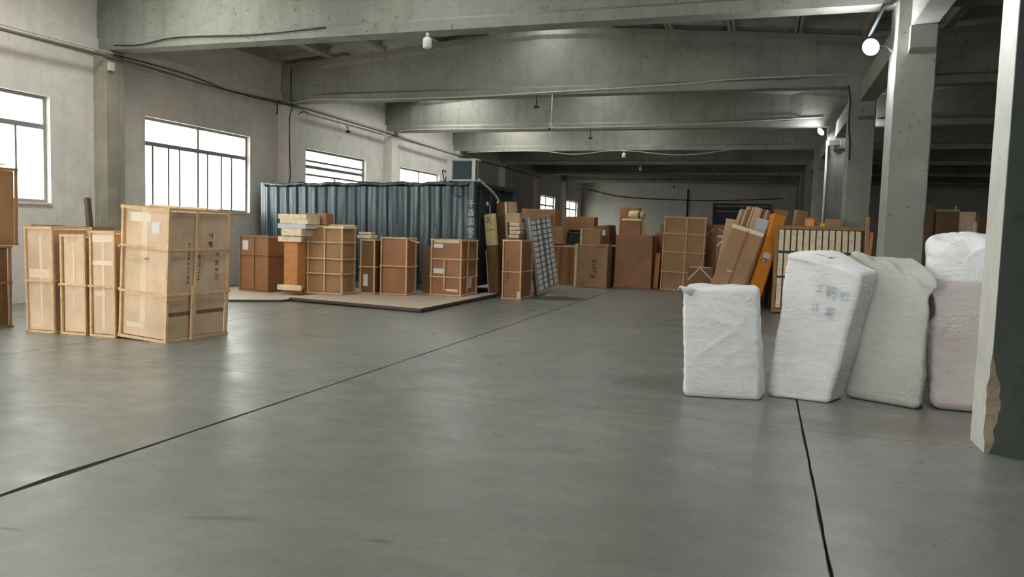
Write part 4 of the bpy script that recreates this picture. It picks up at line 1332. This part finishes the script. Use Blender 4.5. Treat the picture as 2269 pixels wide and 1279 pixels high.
# slatted crate leaning on the second column
sc_ = leaning('slatted_crate', 'wide crate of pale upright slats behind the white bales', (1.12, 17.05, 0), (1.12, 17.35, 1.84), (1, .0, 0), 1.84, .12, 'dark_gap', 'crate', part='backing')
L = LEN[sc_.name]
for s in (-1, 1): stick('frame_rail', sc_, (s * .885, -.06, L / 2), (.07, .07, L), 'batten_dark')
for z_ in (.04, L - .04): stick('frame_rail', sc_, (0, -.06, z_), (1.84, .07, .07), 'batten_dark')
for z_ in (L - .57, L - 1.1): stick('cross_rail', sc_, (0, -.065, z_), (1.72, .05, .035), 'dark_gap')
for row, (za, zb) in enumerate(((L - .54, L - .09), (L - 1.08, L - .60), (.10, L - 1.13))):
    for i in range(13):
        stick('slat', sc_, (-.79 + .1255 * i, -.07, (za + zb) / 2), (.096, .03, zb - za), 'pale_wood')
leaning('timber_post', 'thin timber post standing in the slot beside the first column', (1.74, 14.6, 0), (1.70, 14.7, 2.0), (1, 0, 0), .07, .06, 'batten_dark', 'post', part='post')
r = leaning('timber_post', 'reddish board tip right of the slatted crate', (1.9, 16.6, 0), (2.0, 16.7, 1.75), (1, 0, 0), .12, .04, 'orange_wood', 'board', part='board')

# ------------------------------------------------------------------ right aisle pile
G5 = 'boxes piled in the right aisle'
carton('tall dark carton left of the open carton in the right aisle', (3.55, 20.3, 0), .30, .4, 2.49, 0, (0, 0), 'card_dark', True, G5)
c = carton('open carton with a lit tan side in the right aisle', (4.02, 20.3, 1.80), .46, .46, .54, 0, (0, 0), 'card_dark', False, G5)
face_stick('flap', c, (0, -.2, .555), (.48, .2, .012), 'card_pale', (R(14), 0, 0))
face_stick('flap', c, (.40, -.2, .27), (.34, .012, .52), 'card_tan', (0, 0, R(-6)))
carton('big carton under the open carton in the right aisle', (4.2, 20.4, 0), .95, .8, 1.80, 0, (0, 0), 'card_dark', True, G5)
carton('dark carton at the right end of the right-aisle pile', (4.88, 20.3, 1.80), .42, .4, .46, 0, (0, 0), 'card_dark', True, G5)
carton('big carton under the right end of the right-aisle pile', (5.0, 20.5, 0), .6, .8, 1.80, 0, (0, 0), 'card_dark', True, G5)
r = empty('figurine', (4.60, 20.1, 1.80), label='small mottled ornament between two right-aisle cartons', cat='ornament', group=G5)
obj('body', lathe_mesh([(.05, 0), (.07, .05), (.04, .14), (.06, .2), (.045, .27), (.02, .32)], 'grey_slat', 10), r)
obj('base', lathe_mesh([(.07, -.0), (.075, .02), (.05, .03)], 'dark_gap', 10), r)
leaning('white_rod', 'thin pale rod sticking up behind the open carton', (4.35, 20.9, 0), (4.36, 20.95, 2.5), (1, 0, 0), .03, .03, 'cable_white', 'rod', part='rod')


# ------------------------------------------------------------------ white bales in woven sacking
def bale(label, bot, top, mat, seed, rnd=.06, amp=.02, fold=.018, gather=.02, group='white bales in the right foreground', N=72, stretch=(1, 1, 1), skirt=True):
    """soft wrapped block: eight corners (bottom FL FR BR BL, top FL FR BR BL), rounded and creased"""
    C8 = [Vector(p) for p in bot + top]
    ctr = sum((Vector(p) for p in bot), Vector()) / 4
    ctr.z = 0
    size = Vector(((C8[1] - C8[0]).length, (C8[3] - C8[0]).length, (C8[4] - C8[0]).length))
    bm = bmesh.new()
    index = {}
    hs = size / 2

    def vert(u):
        key = (round(u[0], 5), round(u[1], 5), round(u[2], 5))
        if key in index: return index[key]
        p = Vector((u[0] * hs.x, u[1] * hs.y, u[2] * hs.z))
        q = Vector((max(-hs.x + rnd, min(hs.x - rnd, p.x)), max(-hs.y + rnd, min(hs.y - rnd, p.y)), max(-hs.z + rnd, min(hs.z - rnd, p.z))))
        dlt = p - q
        nrm = dlt.normalized() if dlt.length > 1e-6 else Vector((0, 0, 1))
        p2 = q + nrm * rnd
        s = Vector((p2.x * stretch[0], p2.y * stretch[1], p2.z * stretch[2])) + Vector((seed * 3.1, seed * 1.7, seed))
        n1 = noise.noise(s * 2.1)
        # thin diagonal and cross creases, fading in and out
        w = Vector((s.x * .9 + s.z * .5, s.y * .9, s.z * 1.9 - s.x * .8))
        cr = max(0, 1 - abs(noise.noise(w * 2.1)) * 3.0) ** 3 * max(0, .35 + noise.noise(s * 1.7 + Vector((5, 5, 5))))
        w2 = Vector((s.x * 1.2 - s.z * .9, s.y * 1.4, s.z * 2.6 + s.x * 1.5))
        cr2 = max(0, 1 - abs(noise.noise(w2 * 2.6 + Vector((7, 3, 1)))) * 3.4) ** 3 * max(0, .25 + noise.noise(s * 2.3))
        puff = (1 - (u[0] ** 2)) * (1 - (u[2] ** 2)) if abs(abs(u[1]) - 1) < 1e-4 else 0
        top_gather = max(0, u[2] - .45) * noise.noise(Vector((s.x * 4.2 + s.z * 3.5, s.y * 4.2, s.z * 1.5)))
        dsp = amp * n1 + fold * cr - fold * .8 * cr2 + amp * .8 * puff + gather * top_gather * 2
        edge = min(1, (u[2] + 1) * 6)
        p3 = p2 + nrm * dsp * max(.15, edge)
        a, b, c = p3.x / size.x + .5, p3.y / size.y + .5, p3.z / size.z + .5
        out = Vector()
        for k, (i, j) in enumerate(((0, 0), (1, 0), (1, 1), (0, 1))):
            wx = (a if i else 1 - a) * (b if j else 1 - b)
            out += C8[k] * wx * (1 - c) + C8[k + 4] * wx * c
        out.z = max(out.z, .004 + .004 * noise.noise(s * 9))
        index[key] = bm.verts.new(out - ctr)
        return index[key]
    for ax in range(3):
        for sg in (-1, 1):
            o1, o2 = [i for i in range(3) if i != ax]
            g = {}
            for i in range(N + 1):
                for j in range(N + 1):
                    # denser near the edges so the rounding stays smooth
                    a = -1 + 2 * i / N
                    b = -1 + 2 * j / N
                    a = math.sin(a * math.pi / 2) * .55 + a * .45
                    b = math.sin(b * math.pi / 2) * .55 + b * .45
                    u = [0, 0, 0]
                    u[ax] = sg; u[o1] = a; u[o2] = b
                    g[i, j] = vert(u)
            for i in range(N):
                for j in range(N):
                    q = [g[i, j], g[i + 1, j], g[i + 1, j + 1], g[i, j + 1]]
                    if len(set(q)) == 4:
                        try: bm.faces.new(q)
                        except ValueError: pass
    bmesh.ops.recalc_face_normals(bm, faces=list(bm.faces))
    me = bpy.data.meshes.new('bale')
    bm.to_mesh(me); bm.free()
    me.materials.append(M[mat])
    for p in me.polygons: p.use_smooth = True
    root = empty('wrapped_bale', ctr, label=label, cat='bale', group=group)
    obj('sacking', me, root)
    return root.children[0], ctr


b1, c1 = bale('small upright white bale at the left of the four', [(-.68, 7.46, 0), (.05, 7.60, 0), (.10, 8.02, 0), (-.62, 7.92, 0)], [(-.74, 7.50, 1.055), (-.03, 7.62, 1.085), (-.04, 8.06, 1.09), (-.74, 7.98, 1.07)], 'woven_white', 1.3, .05, .018, .013)
# gathered ear and loose hem of the sacking
obj('tied_ear', tube_mesh([(-.36, -.22, 1.02), (-.44, -.25, 1.05), (-.47, -.26, 1.07), (-.49, -.27, 1.04)], .02, 'woven_white', 8, [.045, .024, .010, .003]), b1)
b2, c2 = bale('leaning white bale with blue handwriting, second of the four', [(.085, 7.86, 0), (.66, 7.77, 0), (.83, 8.12, 0), (.25, 8.24, 0)], [(.21, 8.02, 1.45), (.91, 8.0, 1.255), (1.10, 8.30, 1.28), (.70, 8.42, 1.455)], 'woven_white2', 4.7, .04, .014, .020)


def on_face(corners, u, v, off=.012):
    a, b, c_, d_ = [Vector(p) for p in corners]
    p = a * (1 - u) * (1 - v) + b * u * (1 - v) + c_ * u * v + d_ * (1 - u) * v
    n = (b - a).cross(d_ - a).normalized()
    return p + n * off, (b - a).normalized(), (d_ - a).normalized(), n


F2 = [(.085, 7.86, 0), (.66, 7.77, 0), (.91, 8.0, 1.255), (.21, 8.02, 1.45)]
for txt, u, v, s in (('工', .52, .80, .085), ('鹤', .68, .80, .11), ('竹', .86, .79, .10), ('江', .52, .665, .075), ('湘', .70, .655, .09)):
    p, ex, ez, nn = on_face(F2, u, v, .034)
    ez2 = nn.cross(ex)
    t_ = text_part(b2, txt, s, 'blue_ink', (0, 0, 0), (0, 0, 0), 'handwriting', 1.0, .0008)
    t_.matrix_local = Matrix.Translation(p - c2) @ Matrix(((ex.x, ez2.x, nn.x, 0), (ex.y, ez2.y, nn.y, 0), (ex.z, ez2.z, nn.z, 0), (0, 0, 0, 1)))
obj('wire_tie', tube_mesh(spline([(.02, .03, 1.42), (.10, .02, 1.41), (.15, -.0, 1.39), (.19, .02, 1.385), (.15, .03, 1.395), (.22, .04, 1.40)]), .0025, 'steel', 5), b2)
b3, c3 = bale('greyish bale with slack drooping top, third of the four', [(.80, 8.15, 0), (1.47, 7.80, 0), (1.50, 8.15, 0), (.92, 8.52, 0)], [(.93, 8.46, 1.43), (1.56, 8.04, 1.20), (1.46, 8.38, 1.42), (.84, 8.70, 1.51)], 'woven_grey', 8.2, .09, .03, .022, .11)
b4, c4 = bale('tall pinkish bale half hidden by the white pier', [(1.54, 7.93, 0), (2.35, 7.88, 0), (2.42, 8.3, 0), (1.66, 8.4, 0)], [(1.47, 8.36, 1.54), (2.25, 8.30, 1.63), (2.30, 8.75, 1.70), (1.58, 8.8, 1.66)], 'woven_pink', 12.9, .11, .02, .02, .06)
